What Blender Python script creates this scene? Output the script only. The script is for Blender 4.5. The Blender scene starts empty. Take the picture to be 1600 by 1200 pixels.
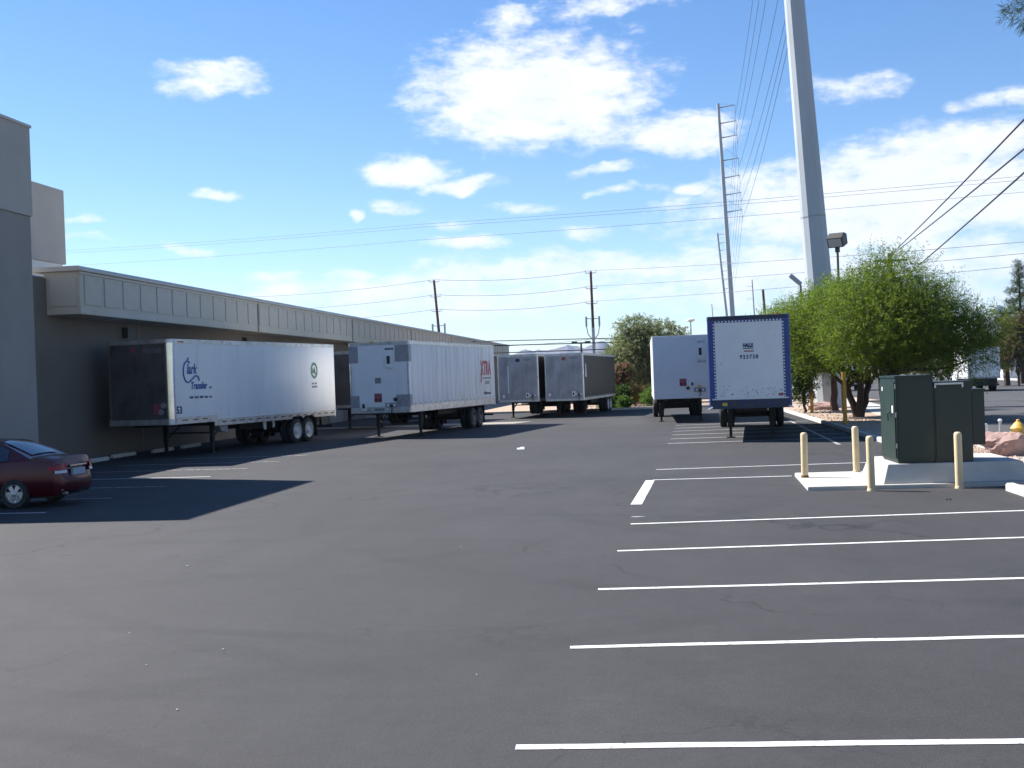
import bpy, bmesh, math, random
import numpy as np
from mathutils import Vector, Matrix, noise as mnoise
R = math.radians
random.seed(7); rng = np.random.default_rng(7)
sc = bpy.context.scene
col = sc.collection

# ------------------------------------------------------------------ camera
FPX, CAMH, ROLL, YAW = 1830.0, 2.35, R(2.06), R(7.4)
PITCH = (592 - 600) / FPX
cd = bpy.data.cameras.new('camera'); cam = bpy.data.objects.new('camera', cd); col.objects.link(cam)
cd.sensor_width = 36; cd.lens = 36 * FPX / 1600; cd.clip_start = .1; cd.clip_end = 60000
cam.matrix_world = Matrix.Translation((0, 0, CAMH)) @ Matrix.Rotation(YAW, 4, 'Z') @ Matrix.Rotation(R(90) + PITCH, 4, 'X') @ Matrix.Rotation(-ROLL, 4, 'Z')
sc.camera = cam
sc.render.resolution_x, sc.render.resolution_y = 1024, 768

def ray(px, py):
    x, y = px - 800, -(py - 600); c, s = math.cos(ROLL), math.sin(ROLL)
    xr, yr = x * c + y * s, -x * s + y * c
    d = (xr / FPX, 1, yr / FPX); c, s = math.cos(PITCH), math.sin(PITCH)
    d = (d[0], d[1] * c - d[2] * s, d[1] * s + d[2] * c); c, s = math.cos(YAW), math.sin(YAW)
    return Vector((d[0] * c - d[1] * s, d[0] * s + d[1] * c, d[2]))
def gnd(px, py, z=0.0):
    r = ray(px, py); return Vector((0, 0, CAMH)) + r * ((z - CAMH) / r.z)
def atY(px, py, Y):
    r = ray(px, py); return Vector((0, 0, CAMH)) + r * (Y / r.y)
def azel(px, py):
    r = ray(px, py).normalized(); return math.atan2(r.x, r.y), math.asin(r.z)

# ------------------------------------------------------------------ sun, sky, exposure
SUNV = Vector((-.92, .40, 1.0)).normalized()          # towards the sun
sun_el = math.asin(SUNV.z); sun_az = math.atan2(SUNV.x, SUNV.y)
sl = bpy.data.lights.new('sun', 'SUN'); sl.energy = 5.0; sl.angle = R(.53); sl.color = (1, .965, .92)
so = bpy.data.objects.new('sun', sl); col.objects.link(so)
so.rotation_euler = (-SUNV).to_track_quat('-Z', 'Y').to_euler(); so.location = (-30, 20, 60)
SKY_STRENGTH = .068
sc.view_settings.view_transform = 'Standard'; sc.view_settings.look = 'None'
sc.view_settings.exposure = 1.25; sc.view_settings.gamma = 1
sc.view_settings.use_curve_mapping = False

def build_world():
    w = bpy.data.worlds.new('World'); sc.world = w; w.use_nodes = True
    nt = w.node_tree; N = nt.nodes; L = nt.links; N.clear()
    out = N.new('ShaderNodeOutputWorld'); bg = N.new('ShaderNodeBackground'); L.new(bg.outputs[0], out.inputs[0])
    bg.inputs[1].default_value = SKY_STRENGTH
    sky = N.new('ShaderNodeTexSky'); sky.sky_type = 'NISHITA'; sky.sun_disc = False
    sky.sun_elevation = sun_el; sky.sun_rotation = sun_az; sky.altitude = 600; sky.air_density = 1.0; sky.dust_density = .1; sky.ozone_density = 2.2
    tc = N.new('ShaderNodeTexCoord')
    sep = N.new('ShaderNodeSeparateXYZ'); L.new(tc.outputs['Generated'], sep.inputs[0])
    def m(op, a, b=None, c=None):
        n = N.new('ShaderNodeMath'); n.operation = op
        for i, v in enumerate((a, b, c)):
            if v is None: continue
            if isinstance(v, (int, float)): n.inputs[i].default_value = v
            else: L.new(v, n.inputs[i])
        return n.outputs[0]
    def vm(op, a, b):
        n = N.new('ShaderNodeVectorMath'); n.operation = op
        for i, v in enumerate((a, b)):
            if isinstance(v, tuple): n.inputs[i].default_value = v
            else: L.new(v, n.inputs[i])
        return n
    az = m('ARCTAN2', sep.outputs[0], sep.outputs[1]); el = m('ARCSINE', sep.outputs[2])
    comb = N.new('ShaderNodeCombineXYZ'); L.new(az, comb.inputs[0]); L.new(el, comb.inputs[1])
    P0 = comb.outputs[0]
    # domain warp
    nz = N.new('ShaderNodeTexNoise'); nz.inputs['Scale'].default_value = 14; nz.inputs['Detail'].default_value = 5
    L.new(P0, nz.inputs['Vector'])
    wv = vm('SUBTRACT', nz.outputs['Color'], (.5, .5, .5)); wsc = vm('MULTIPLY', wv.outputs[0], (.07, .035, 0))
    P = vm('ADD', P0, wsc.outputs[0]).outputs[0]
    blobs = [(830,140,205,92,1.35),(790,30,45,26,.75),(930,190,110,36,.8),(1055,207,110,38,1.3),(340,112,95,28,.75),(300,125,60,20,.7),
        (640,264,85,24,1.2),(715,283,75,15,.95),(625,316,50,14,.75),(742,384,60,14,.9),(720,350,40,12,.6),(300,383,46,9,.8),
        (326,296,34,10,.8),(548,333,15,8,.7),(820,322,60,10,.6),(950,266,50,10,.6),(980,301,64,8,.6),(1075,294,36,14,.9),(910,362,40,16,.6),
        (1390,310,330,90,1.4),(1500,235,170,45,.9),(1180,320,120,60,.75),(1340,140,66,26,.6),(1525,160,48,15,.75),(1590,150,30,20,.7),
        (950,425,420,34,.85),(640,450,260,34,.8),(1250,430,320,60,.95),(760,470,330,40,.75),(430,432,50,7,.5),(115,352,40,8,.7),(130,382,50,7,.5),
        (560,425,60,12,.7),(940,8,110,20,.7),(1500,420,160,60,.8)]
    cur = None
    for (bx, by, rx, ry, k) in blobs:
        a0, e0 = azel(bx, by)
        d = vm('SUBTRACT', P, (a0, e0, 0)); q = vm('MULTIPLY', d.outputs[0], (FPX / rx, FPX / ry, 0))
        dt = vm('DOT_PRODUCT', q.outputs[0], q.outputs[0]).outputs['Value']
        v = m('MULTIPLY', m('SUBTRACT', 1.0, dt), k)
        cur = v if cur is None else m('MAXIMUM', cur, v)
    cur = m('MAXIMUM', cur, -.9)
    # cloud field over the rest of the sky (plane projected)
    zc = m('MAXIMUM', m('ADD', sep.outputs[2], .12), .02)
    pl = N.new('ShaderNodeCombineXYZ'); L.new(m('DIVIDE', sep.outputs[0], zc), pl.inputs[0]); L.new(m('DIVIDE', sep.outputs[1], zc), pl.inputs[1])
    n2 = N.new('ShaderNodeTexNoise'); n2.inputs['Scale'].default_value = .75; n2.inputs['Detail'].default_value = 7; n2.inputs['Roughness'].default_value = .58
    L.new(pl.outputs[0], n2.inputs['Vector'])
    field = m('MULTIPLY', m('SUBTRACT', n2.outputs['Fac'], .70), 4.0)
    # only where the placed clouds are not: behind and to the sides of the view axis
    fx, fy = -math.sin(YAW), math.cos(YAW)
    fwd = m('ADD', m('MULTIPLY', sep.outputs[0], fx), m('MULTIPLY', sep.outputs[1], fy))
    side = N.new('ShaderNodeMapRange'); side.inputs[1].default_value = .88; side.inputs[2].default_value = .70; side.inputs[3].default_value = -1.2; side.inputs[4].default_value = 0
    L.new(fwd, side.inputs[0])
    field = m('ADD', field, side.outputs[0])
    cur = m('MAXIMUM', cur, field)
    # fine break-up
    n3 = N.new('ShaderNodeTexNoise'); n3.inputs['Scale'].default_value = 26; n3.inputs['Detail'].default_value = 9; n3.inputs['Roughness'].default_value = .62
    st = vm('MULTIPLY', P0, (1.0, 2.1, 1)); L.new(st.outputs[0], n3.inputs['Vector'])
    n4 = N.new('ShaderNodeTexNoise'); n4.inputs['Scale'].default_value = 95; n4.inputs['Detail'].default_value = 6; n4.inputs['Roughness'].default_value = .6
    L.new(st.outputs[0], n4.inputs['Vector'])
    br = m('ADD', m('MULTIPLY', m('SUBTRACT', n3.outputs['Fac'], .50), 3.0), m('MULTIPLY', m('SUBTRACT', n4.outputs['Fac'], .5), .8))
    dens = m('ADD', cur, br)
    mr = N.new('ShaderNodeMapRange'); mr.interpolation_type = 'SMOOTHSTEP'; L.new(dens, mr.inputs[0])
    mr.inputs[1].default_value = -.30; mr.inputs[2].default_value = 1.1; mr.inputs[3].default_value = 0; mr.inputs[4].default_value = .93
    # a cloud brightens with its own thickness, soft grey in the thickest bellies
    ccol = N.new('ShaderNodeMix'); ccol.data_type = 'RGBA'
    belly = N.new('ShaderNodeMapRange'); L.new(n3.outputs['Fac'], belly.inputs[0]); belly.inputs[1].default_value = .35; belly.inputs[2].default_value = .7
    L.new(belly.outputs[0], ccol.inputs['Factor'])
    ccol.inputs['A'].default_value = (6.3, 6.5, 6.9, 1); ccol.inputs['B'].default_value = (7.3, 7.35, 7.45, 1)
    mix = N.new('ShaderNodeMix'); mix.data_type = 'RGBA'
    L.new(mr.outputs[0], mix.inputs['Factor']); hs = N.new('ShaderNodeHueSaturation'); hs.inputs['Saturation'].default_value = 1.24; hs.inputs['Hue'].default_value = .506; L.new(sky.outputs[0], hs.inputs['Color']); L.new(hs.outputs[0], mix.inputs['A']); L.new(ccol.outputs['Result'], mix.inputs['B'])
    L.new(mix.outputs['Result'], bg.inputs[0])
build_world()

# ------------------------------------------------------------------ materials
MATS = {}
def mat(name, colr, rough=.6, metal=0.0, var=0.0, scale=3.0, spec=.5, bump=0.0, bscale=40.0, stretch=(1, 1, 1), dirt=None, dscale=1.2, dthr=(.5, .7), transl=None, detail=6):
    if name in MATS: return MATS[name]
    M = bpy.data.materials.new(name); M.use_nodes = True; nt = M.node_tree; N = nt.nodes; L = nt.links
    b = N['Principled BSDF']; b.inputs['Roughness'].default_value = rough; b.inputs['Metallic'].default_value = metal
    b.inputs['Specular IOR Level'].default_value = spec; b.inputs['Base Color'].default_value = (*colr, 1)
    tc = N.new('ShaderNodeTexCoord'); src = None
    def noise_fac(sc_, st=(1, 1, 1), det=detail):
        mp = N.new('ShaderNodeMapping'); mp.inputs['Scale'].default_value = st; L.new(tc.outputs['Object'], mp.inputs[0])
        n = N.new('ShaderNodeTexNoise'); n.inputs['Scale'].default_value = sc_; n.inputs['Detail'].default_value = det; n.inputs['Roughness'].default_value = .6
        L.new(mp.outputs[0], n.inputs['Vector']); return n.outputs['Fac']
    if var:
        r = N.new('ShaderNodeValToRGB'); r.color_ramp.elements[0].position = .3; r.color_ramp.elements[1].position = .7
        r.color_ramp.elements[0].color = (*[c * (1 - var) for c in colr], 1); r.color_ramp.elements[1].color = (*[min(1, c * (1 + var)) for c in colr], 1)
        L.new(noise_fac(scale, stretch), r.inputs[0]); src = r.outputs[0]
    if dirt:
        mx = N.new('ShaderNodeMix'); mx.data_type = 'RGBA'
        mr = N.new('ShaderNodeMapRange'); mr.inputs[1].default_value = dthr[0]; mr.inputs[2].default_value = dthr[1]; L.new(noise_fac(dscale, stretch, 8), mr.inputs[0])
        L.new(mr.outputs[0], mx.inputs['Factor'])
        if src: L.new(src, mx.inputs['A'])
        else: mx.inputs['A'].default_value = (*colr, 1)
        mx.inputs['B'].default_value = (*dirt, 1); src = mx.outputs['Result']
    if src: L.new(src, b.inputs['Base Color'])
    if bump:
        bm_ = N.new('ShaderNodeBump'); bm_.inputs['Strength'].default_value = bump; bm_.inputs['Distance'].default_value = .02
        L.new(noise_fac(bscale), bm_.inputs['Height']); L.new(bm_.outputs[0], b.inputs['Normal'])
    if transl:
        t = N.new('ShaderNodeBsdfTranslucent'); t.inputs[0].default_value = (*transl, 1); a = N.new('ShaderNodeMixShader'); a.inputs[0].default_value = .5
        L.new(b.outputs[0], a.inputs[1]); L.new(t.outputs[0], a.inputs[2]); L.new(a.outputs[0], N['Material Output'].inputs[0])
    MATS[name] = M; return M

def asphalt(name, base, crack=True, seed=0.0):
    M = bpy.data.materials.new(name); M.use_nodes = True; nt = M.node_tree; N = nt.nodes; L = nt.links; b = N['Principled BSDF']
    tc = N.new('ShaderNodeTexCoord'); mp = N.new('ShaderNodeMapping'); mp.inputs['Location'].default_value = (seed, seed, 0); L.new(tc.outputs['Object'], mp.inputs[0]); V = mp.outputs[0]
    def nz(s, d=5, st=None, r=.6):
        n = N.new('ShaderNodeTexNoise'); n.inputs['Scale'].default_value = s; n.inputs['Detail'].default_value = d; n.inputs['Roughness'].default_value = r
        if st:
            q = N.new('ShaderNodeMapping'); q.inputs['Scale'].default_value = st; q.inputs['Rotation'].default_value = (0, 0, .25); L.new(V, q.inputs[0]); L.new(q.outputs[0], n.inputs['Vector'])
        else: L.new(V, n.inputs['Vector'])
        return n
    def math_(op, a, bb=None):
        n = N.new('ShaderNodeMath'); n.operation = op
        for i, v in enumerate((a, bb)):
            if v is None: continue
            if isinstance(v, (int, float)): n.inputs[i].default_value = v
            else: L.new(v, n.inputs[i])
        return n.outputs[0]
    def rng_(x, a, bb, c, d):
        n = N.new('ShaderNodeMapRange'); n.inputs[1].default_value = a; n.inputs[2].default_value = bb; n.inputs[3].default_value = c; n.inputs[4].default_value = d; L.new(x, n.inputs[0]); return n.outputs[0]
    fac = rng_(nz(.22, 4).outputs['Fac'], .3, .7, .86, 1.14)
    fac = math_('MULTIPLY', fac, rng_(nz(1.3, 8, (1, .3, 1)).outputs['Fac'], .25, .75, .88, 1.12))
    fac = math_('MULTIPLY', fac, rng_(nz(28, 4).outputs['Fac'], .25, .75, .84, 1.16))
    fac = math_('MULTIPLY', fac, rng_(nz(120, 2).outputs['Fac'], .3, .7, .62, 1.38))
    fac = math_('MULTIPLY', fac, rng_(nz(6, 5).outputs['Fac'], .25, .75, .90, 1.10))
    # tyre scuffs: faint dark rings
    for (cx, cy, s, k) in ((-6, 3, .55, .13), (4, 22, .42, .11), (-14, 30, .33, .11), (-3, 16, .8, .08)):
        q = N.new('ShaderNodeMapping'); q.inputs['Location'].default_value = (-cx, -cy, 0); L.new(V, q.inputs[0])
        wv = N.new('ShaderNodeTexWave'); wv.wave_type = 'RINGS'; wv.rings_direction = 'Z'; wv.inputs['Scale'].default_value = s * .18; wv.inputs['Distortion'].default_value = 1.6; wv.inputs['Detail'].default_value = 2; wv.inputs['Detail Scale'].default_value = .4
        L.new(q.outputs[0], wv.inputs['Vector'])
        band = rng_(wv.outputs['Fac'], .965, .995, 0, k)
        band = math_('MULTIPLY', band, rng_(nz(.35, 3).outputs['Fac'], .42, .58, 0, 1))
        fac = math_('MULTIPLY', fac, math_('SUBTRACT', 1.0, band))
    # pale dusty blotches, dark drips
    dust = rng_(nz(.8, 8).outputs['Fac'], .63, .78, 0, .35); oil = rng_(nz(1.1, 5, None, .5).outputs['Fac'], .30, .22, 0, .35)
    fac = math_('MULTIPLY', math_('ADD', fac, dust), math_('SUBTRACT', 1.0, oil))
    if crack:
        ck = None
        for (sc_, th, k_) in ((.055, .0017, .55), (.13, .0020, .26)):
            n_ = nz(sc_, 9, None, .52); dd = math_('ABSOLUTE', math_('SUBTRACT', n_.outputs['Fac'], .5)); q = rng_(dd, th * .35, th, k_, 0)
            q = math_('MULTIPLY', q, rng_(nz(.11 + sc_, 2).outputs['Fac'], .40, .55, .0, 1))
            ck = q if ck is None else math_('MAXIMUM', ck, q)
        fac = math_('MULTIPLY', fac, math_('SUBTRACT', 1.0, ck))
    mx = N.new('ShaderNodeVectorMath'); mx.operation = 'SCALE'; mx.inputs[0].default_value = base; L.new(fac, mx.inputs[3]); L.new(mx.outputs[0], b.inputs['Base Color'])
    b.inputs['Roughness'].default_value = .82; b.inputs['Specular IOR Level'].default_value = .35
    bp = N.new('ShaderNodeBump'); bp.inputs['Strength'].default_value = .5; bp.inputs['Distance'].default_value = .008; L.new(nz(90, 3).outputs['Fac'], bp.inputs['Height']); L.new(bp.outputs[0], b.inputs['Normal'])
    MATS[name] = M; return M

M_asph = asphalt('asphalt_lot', (.0335, .0322, .0332)); M_street = asphalt('asphalt_street', (.062, .061, .061), True, 31.0)
M_line = mat('line_paint', (.56, .56, .55), .75, var=.14, scale=6, dirt=(.17, .17, .17), dscale=16, dthr=(.56, .70))
M_line_old = mat('line_paint_worn', (.42, .42, .41), .75, var=.15, scale=6, dirt=(.07, .07, .07), dscale=7, dthr=(.42, .62))
M_conc = mat('concrete', (.44, .42, .38), .85, var=.10, scale=2.2, bump=.25, bscale=60, dirt=(.36, .33, .29), dscale=3, dthr=(.6, .8))
M_walk = mat('sidewalk_concrete', (.42, .40, .37), .85, var=.10, scale=2, dirt=(.28, .27, .25), dscale=1.5, dthr=(.55, .8))
M_kerb = mat('kerb_concrete', (.50, .48, .43), .85, var=.14, scale=2.5, dirt=(.26, .24, .22), dscale=3, dthr=(.55, .75))
M_gravel = mat('gravel', (.36, .27, .20), .95, var=.35, scale=18, bump=.8, bscale=60)
M_stone = mat('gravel_stone', (.40, .29, .22), .9, var=.3, scale=1.3)
M_earth = mat('dry_earth', (.17, .145, .11), .95, var=.2, scale=.02)
M_stucco = mat('stucco_upper', (.44, .41, .36), .9, var=.05, scale=.5, bump=.25, bscale=45, dirt=(.38, .355, .315), dscale=.7, dthr=(.5, .8))
M_stucco_d = mat('stucco_lower', (.30, .275, .25), .9, var=.06, scale=.5, bump=.25, bscale=45, dirt=(.24, .23, .22), dscale=.8, dthr=(.5, .8))
M_fascia = mat('fascia_paint', (.51, .475, .40), .8, var=.05, scale=.8, bump=.12, bscale=50, dirt=(.38, .37, .32), dscale=.9, dthr=(.55, .8))
M_cap = mat('fascia_cap', (.55, .515, .45), .75, var=.06, scale=.8)
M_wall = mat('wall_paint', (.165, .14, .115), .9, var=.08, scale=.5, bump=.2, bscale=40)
M_white = mat('trailer_white', (.74, .75, .75), .33, var=.04, scale=.7, dirt=(.60, .60, .58), dscale=1.1, dthr=(.55, .75), stretch=(2, 2, .25))
M_white_x = mat('trailer_white_streaked', (.70, .71, .72), .36, var=.05, scale=1.2, dirt=(.50, .49, .46), dscale=2.2, dthr=(.5, .68), stretch=(1.5, 1.5, .12))
M_white_c = mat('trailer_white_scuffed', (.70, .71, .71), .45, var=.05, scale=1.2, dirt=(.52, .52, .51), dscale=1.6, dthr=(.62, .7))
M_rail = mat('rail_aluminium', (.55, .55, .55), .42, .75, var=.12, scale=2, dirt=(.32, .31, .30), dscale=3, dthr=(.5, .7))
M_steel = mat('stainless_dull', (.36, .36, .38), .5, .55, var=.25, scale=1.1, dirt=(.20, .19, .19), dscale=.9, dthr=(.45, .7), stretch=(1.4, 1, .5))
M_chrome = mat('stainless_polished', (.62, .60, .57), .22, 1.0, var=.12, scale=1.5)
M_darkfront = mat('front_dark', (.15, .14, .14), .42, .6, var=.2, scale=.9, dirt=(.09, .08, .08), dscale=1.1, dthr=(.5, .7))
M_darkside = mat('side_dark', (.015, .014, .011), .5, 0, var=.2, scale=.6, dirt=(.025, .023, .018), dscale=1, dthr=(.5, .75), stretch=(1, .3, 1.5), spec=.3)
M_blue = mat('trailer_blue', (.025, .055, .22), .4, var=.18, scale=1.5, dirt=(.05, .06, .11), dscale=2.5, dthr=(.6, .75))
M_bluelow = mat('trailer_blue_grimy', (.022, .034, .085), .55, var=.3, scale=4, dirt=(.05, .045, .04), dscale=3, dthr=(.45, .65))
M_black = mat('chassis_black', (.018, .017, .016), .7, var=.3, scale=4, dirt=(.05, .04, .03), dscale=5, dthr=(.55, .75))
M_tyre = mat('tyre_rubber', (.022, .022, .022), .85, var=.2, scale=5, dirt=(.06, .055, .05), dscale=6, dthr=(.5, .8))
M_rimw = mat('rim_white', (.62, .61, .58), .5, var=.1, scale=6, dirt=(.30, .26, .22), dscale=8, dthr=(.55, .75))
M_rimd = mat('rim_grimy', (.14, .13, .12), .6, var=.2, scale=6)
M_red = mat('decal_red', (.42, .03, .05), .45); M_redfade = mat('decal_red_faded', (.30, .07, .09), .6, var=.3, scale=9)
M_dblue = mat('decal_blue', (.025, .10, .33), .45); M_navy = mat('decal_navy', (.02, .025, .09), .5); M_grey = mat('decal_grey', (.22, .22, .23), .6, var=.2, scale=8)
M_green = mat('decal_green', (.03, .19, .10), .5); M_greyp = mat('patch_grey', (.30, .29, .31), .5, .2, var=.15, scale=4)
M_blackd = mat('decal_black', (.02, .02, .02), .5); M_yellowd = mat('decal_yellow', (.6, .42, .05), .5); M_whited = mat('fitting_white', (.75, .75, .74), .45)
M_amber = mat('marker_amber', (.6, .12, .03), .35); M_galv = mat('galvanised', (.36, .38, .40), .45, .5, var=.10, scale=.5, dirt=(.30, .31, .33), dscale=.6, dthr=(.5, .75))
M_pole = mat('pole_galvanised', (.40, .43, .45), .55, .15, var=.07, scale=.35, dirt=(.34, .36, .38), dscale=.5, dthr=(.5, .75), stretch=(1, 1, .3))
M_wood = mat('pole_wood', (.11, .065, .045), .9, var=.3, scale=4, stretch=(3, 3, .3)); M_cable = mat('cable_black', (.03, .03, .035), .6); M_alwire = mat('conductor', (.09, .095, .11), .7)
M_bollard = mat('bollard_cream', (.60, .47, .28), .6, var=.08, scale=5, dirt=(.36, .24, .12), dscale=9, dthr=(.62, .74)); M_bolw = mat('bollard_white', (.70, .66, .60), .6, var=.08, scale=5)
M_yellow = mat('post_yellow', (.48, .27, .03), .6, var=.15, scale=4); M_cab = mat('cabinet_green', (.011, .026, .020), .42, var=.10, scale=1.3, dirt=(.018, .036, .029), dscale=2.5, dthr=(.55, .75), stretch=(1, 1, .3))
M_lamp = mat('lamp_bronze', (.05, .045, .04), .5); M_lens = mat('lamp_lens', (.42, .42, .40), .2)
M_hyd = mat('hydrant_yellow', (.62, .36, .06), .5, var=.1, scale=6); M_rockp = mat('boulder_pink', (.34, .22, .19), .9, var=.3, scale=2.5, bump=.6, bscale=12)
M_block = mat('block_wall', (.40, .38, .38), .9, var=.12, scale=2); M_farw = mat('far_building_white', (.72, .72, .71), .8, var=.05, scale=.2); M_farg = mat('far_grey', (.24, .23, .23), .85, var=.1, scale=.4)
M_glass = mat('glass_dark', (.012, .018, .03), .06, 0, spec=.8); M_carred = mat('car_red', (.065, .0025, .009), .25, .25, spec=.6); M_carw = mat('car_white', (.72, .72, .72), .3)
M_taill = mat('tail_light_red', (.30, .008, .012), .2); M_taillc = mat('tail_light_clear', (.62, .62, .66), .15); M_plate = mat('plate', (.32, .38, .46), .5); M_trimch = mat('car_chrome', (.75, .75, .75), .15, 1.0); M_alloy = mat('wheel_silver', (.42, .42, .44), .35, .7)
M_bark = mat('bark', (.055, .04, .03), .95, var=.35, scale=8, bump=.5, bscale=30, stretch=(2, 2, .4)); M_barkr = mat('bark_red', (.12, .06, .04), .95, var=.3, scale=8)
def leafm(n, c, t): return mat(n, c, .55, transl=t, spec=.3)
LM_mesq = [leafm('leaf_mesquite_a', (.075, .115, .013), (.17, .255, .022)), leafm('leaf_mesquite_b', (.10, .14, .018), (.22, .30, .03)), leafm('leaf_mesquite_c', (.042, .072, .010), (.10, .165, .018))]
LM_oliv = [leafm('leaf_olive_a', (.19, .21, .115), (.19, .23, .08)), leafm('leaf_olive_b', (.25, .265, .16), (.22, .25, .11)), leafm('leaf_olive_c', (.13, .155, .08), (.14, .17, .05))]
LM_dark = [leafm('leaf_dark_a', (.045, .07, .022), (.06, .10, .02)), leafm('leaf_dark_b', (.06, .09, .03), (.07, .11, .02)), leafm('leaf_dark_c', (.03, .05, .018), (.04, .07, .01))]
LM_pine = [leafm('needle_a', (.04, .065, .03), (.04, .06, .02)), leafm('needle_b', (.055, .08, .04), (.05, .07, .02)), leafm('needle_c', (.03, .045, .025), (.03, .05, .02))]
LM_bush = [leafm('leaf_bush_a', (.08, .16, .025), (.12, .22, .03)), leafm('leaf_bush_b', (.06, .12, .02), (.10, .18, .02)), leafm('leaf_bush_c', (.10, .17, .04), (.12, .2, .03))]
LM_gold = [leafm('grass_gold_a', (.42, .28, .08), (.3, .2, .05)), leafm('grass_gold_b', (.48, .34, .12), (.3, .2, .05)), leafm('grass_gold_c', (.34, .22, .07), (.2, .15, .04))]
LM_flow = [leafm('leaf_flower_a', (.09, .12, .04), (.10, .14, .04)), leafm('leaf_flower_b', (.32, .14, .12), (.3, .12, .1)), leafm('leaf_flower_c', (.16, .10, .05), (.15, .1, .04))]
LM_brown = [leafm('leaf_brown_a', (.13, .10, .05), (.12, .1, .04)), leafm('leaf_brown_b', (.09, .10, .045), (.1, .1, .04)), leafm('leaf_brown_c', (.17, .12, .06), (.14, .1, .04))]

# ------------------------------------------------------------------ mesh helpers
class MB:
    def __init__(s): s.v = []; s.f = []; s.mi = []; s.cm = 0
    def add(s, vs, fs):
        o = len(s.v); s.v += [tuple(p) for p in vs]; s.f += [tuple(i + o for i in f) for f in fs]; s.mi += [s.cm] * len(fs); return s
    def box(s, x0, x1, y0, y1, z0, z1):
        return s.add([(x0,y0,z0),(x1,y0,z0),(x1,y1,z0),(x0,y1,z0),(x0,y0,z1),(x1,y0,z1),(x1,y1,z1),(x0,y1,z1)],
                     [(0,3,2,1),(4,5,6,7),(0,1,5,4),(1,2,6,5),(2,3,7,6),(3,0,4,7)])
    def prism(s, poly, h0, h1, ax='z'):
        n = len(poly)
        def P(a, b, h): return {'z': (a, b, h), 'x': (h, a, b), 'y': (a, h, b)}[ax]
        vs = [P(a, b, h0) for a, b in poly] + [P(a, b, h1) for a, b in poly]
        return s.add(vs, [tuple(range(n))[::-1], tuple(range(n, 2 * n))] + [(i, (i + 1) % n, n + (i + 1) % n, n + i) for i in range(n)])
    def tube(s, pts, rad, n=8, caps=True):
        pts = [Vector(p) for p in pts]; rad = rad if isinstance(rad, (list, tuple)) else [rad] * len(pts); o = len(s.v); ref = None
        for i, p in enumerate(pts):
            t = (pts[min(i + 1, len(pts) - 1)] - pts[max(i - 1, 0)]).normalized()
            if ref is None or abs(ref.dot(t)) > .95: ref = Vector((1, 0, 0)) if abs(t.x) < .8 else Vector((0, 0, 1))
            u = t.cross(ref).normalized(); w = t.cross(u)
            for k in range(n):
                a = 2 * math.pi * k / n; q = p + (u * math.cos(a) + w * math.sin(a)) * rad[i]; s.v.append(tuple(q))
            ref = -w if False else ref
        for i in range(len(pts) - 1):
            for k in range(n):
                a, b = o + i * n + k, o + i * n + (k + 1) % n; s.f.append((a, a + n, b + n, b)); s.mi.append(s.cm)
        if caps:
            s.f.append(tuple(o + k for k in range(n))); s.f.append(tuple(o + (len(pts) - 1) * n + k for k in range(n))[::-1]); s.mi += [s.cm] * 2
        return s
    def lathe(s, prof, n=20, ax='z', c=(0, 0, 0), caps=True):
        o = len(s.v); m = len(prof)
        for (r, h) in prof:
            for k in range(n):
                a = 2 * math.pi * k / n; p = (r * math.cos(a), r * math.sin(a), h)
                if ax == 'x': p = (p[2], p[0], p[1])
                if ax == 'y': p = (p[1], p[2], p[0])
                s.v.append((p[0] + c[0], p[1] + c[1], p[2] + c[2]))
        for i in range(m - 1):
            for k in range(n):
                a, b = o + i * n + k, o + i * n + (k + 1) % n; s.f.append((a, b, b + n, a + n)); s.mi.append(s.cm)
        if caps: s.f.append(tuple(o + k for k in range(n))[::-1]); s.f.append(tuple(o + (m - 1) * n + k for k in range(n))); s.mi += [s.cm] * 2
        return s
    def mesh(s, name, mats, smooth=False, bevel=0.0, fix=True, ang=35):
        me = bpy.data.meshes.new(name); me.from_pydata(s.v, [], s.f)
        for m_ in (mats if isinstance(mats, (list, tuple)) else [mats]): me.materials.append(m_)
        if any(s.mi): me.polygons.foreach_set('material_index', s.mi)
        if fix or bevel:
            b = bmesh.new(); b.from_mesh(me)
            if fix: bmesh.ops.recalc_face_normals(b, faces=b.faces)
            if bevel: bmesh.ops.bevel(b, geom=[e for e in b.edges if len(e.link_faces) == 2 and e.calc_face_angle(0) > .6], offset=bevel, segments=2, affect='EDGES', clamp_overlap=True)
            b.to_mesh(me); b.free()
        if smooth or bevel:
            me.shade_smooth(); me.set_sharp_from_angle(angle=R(ang))
        me.update(); return me
    def build(s, name, mats, parent=None, **k): return obj(name, s.mesh(name, mats, **k), parent)
def obj(name, me, parent=None, loc=None):
    o = bpy.data.objects.new(name, me); col.objects.link(o)
    if parent: o.parent = parent
    if loc is not None: o.location = loc
    return o
def tag(o, label=None, cat=None, group=None, kind=None):
    if label: o['label'] = label
    if cat: o['category'] = cat
    if group: o['group'] = group
    if kind: o['kind'] = kind
    return o
def thing(name, label, cat, loc=(0, 0, 0), rz=0, group=None):
    o = bpy.data.objects.new(name, None); col.objects.link(o); o.location = loc; o.rotation_euler = (0, 0, rz); o.empty_display_size = .3
    return tag(o, label, cat, group)
def copy_tree(o, parent=None):
    c = o.copy(); col.objects.link(c); c.parent = parent
    for ch in list(o.children): copy_tree(ch, c)
    return c
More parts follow.
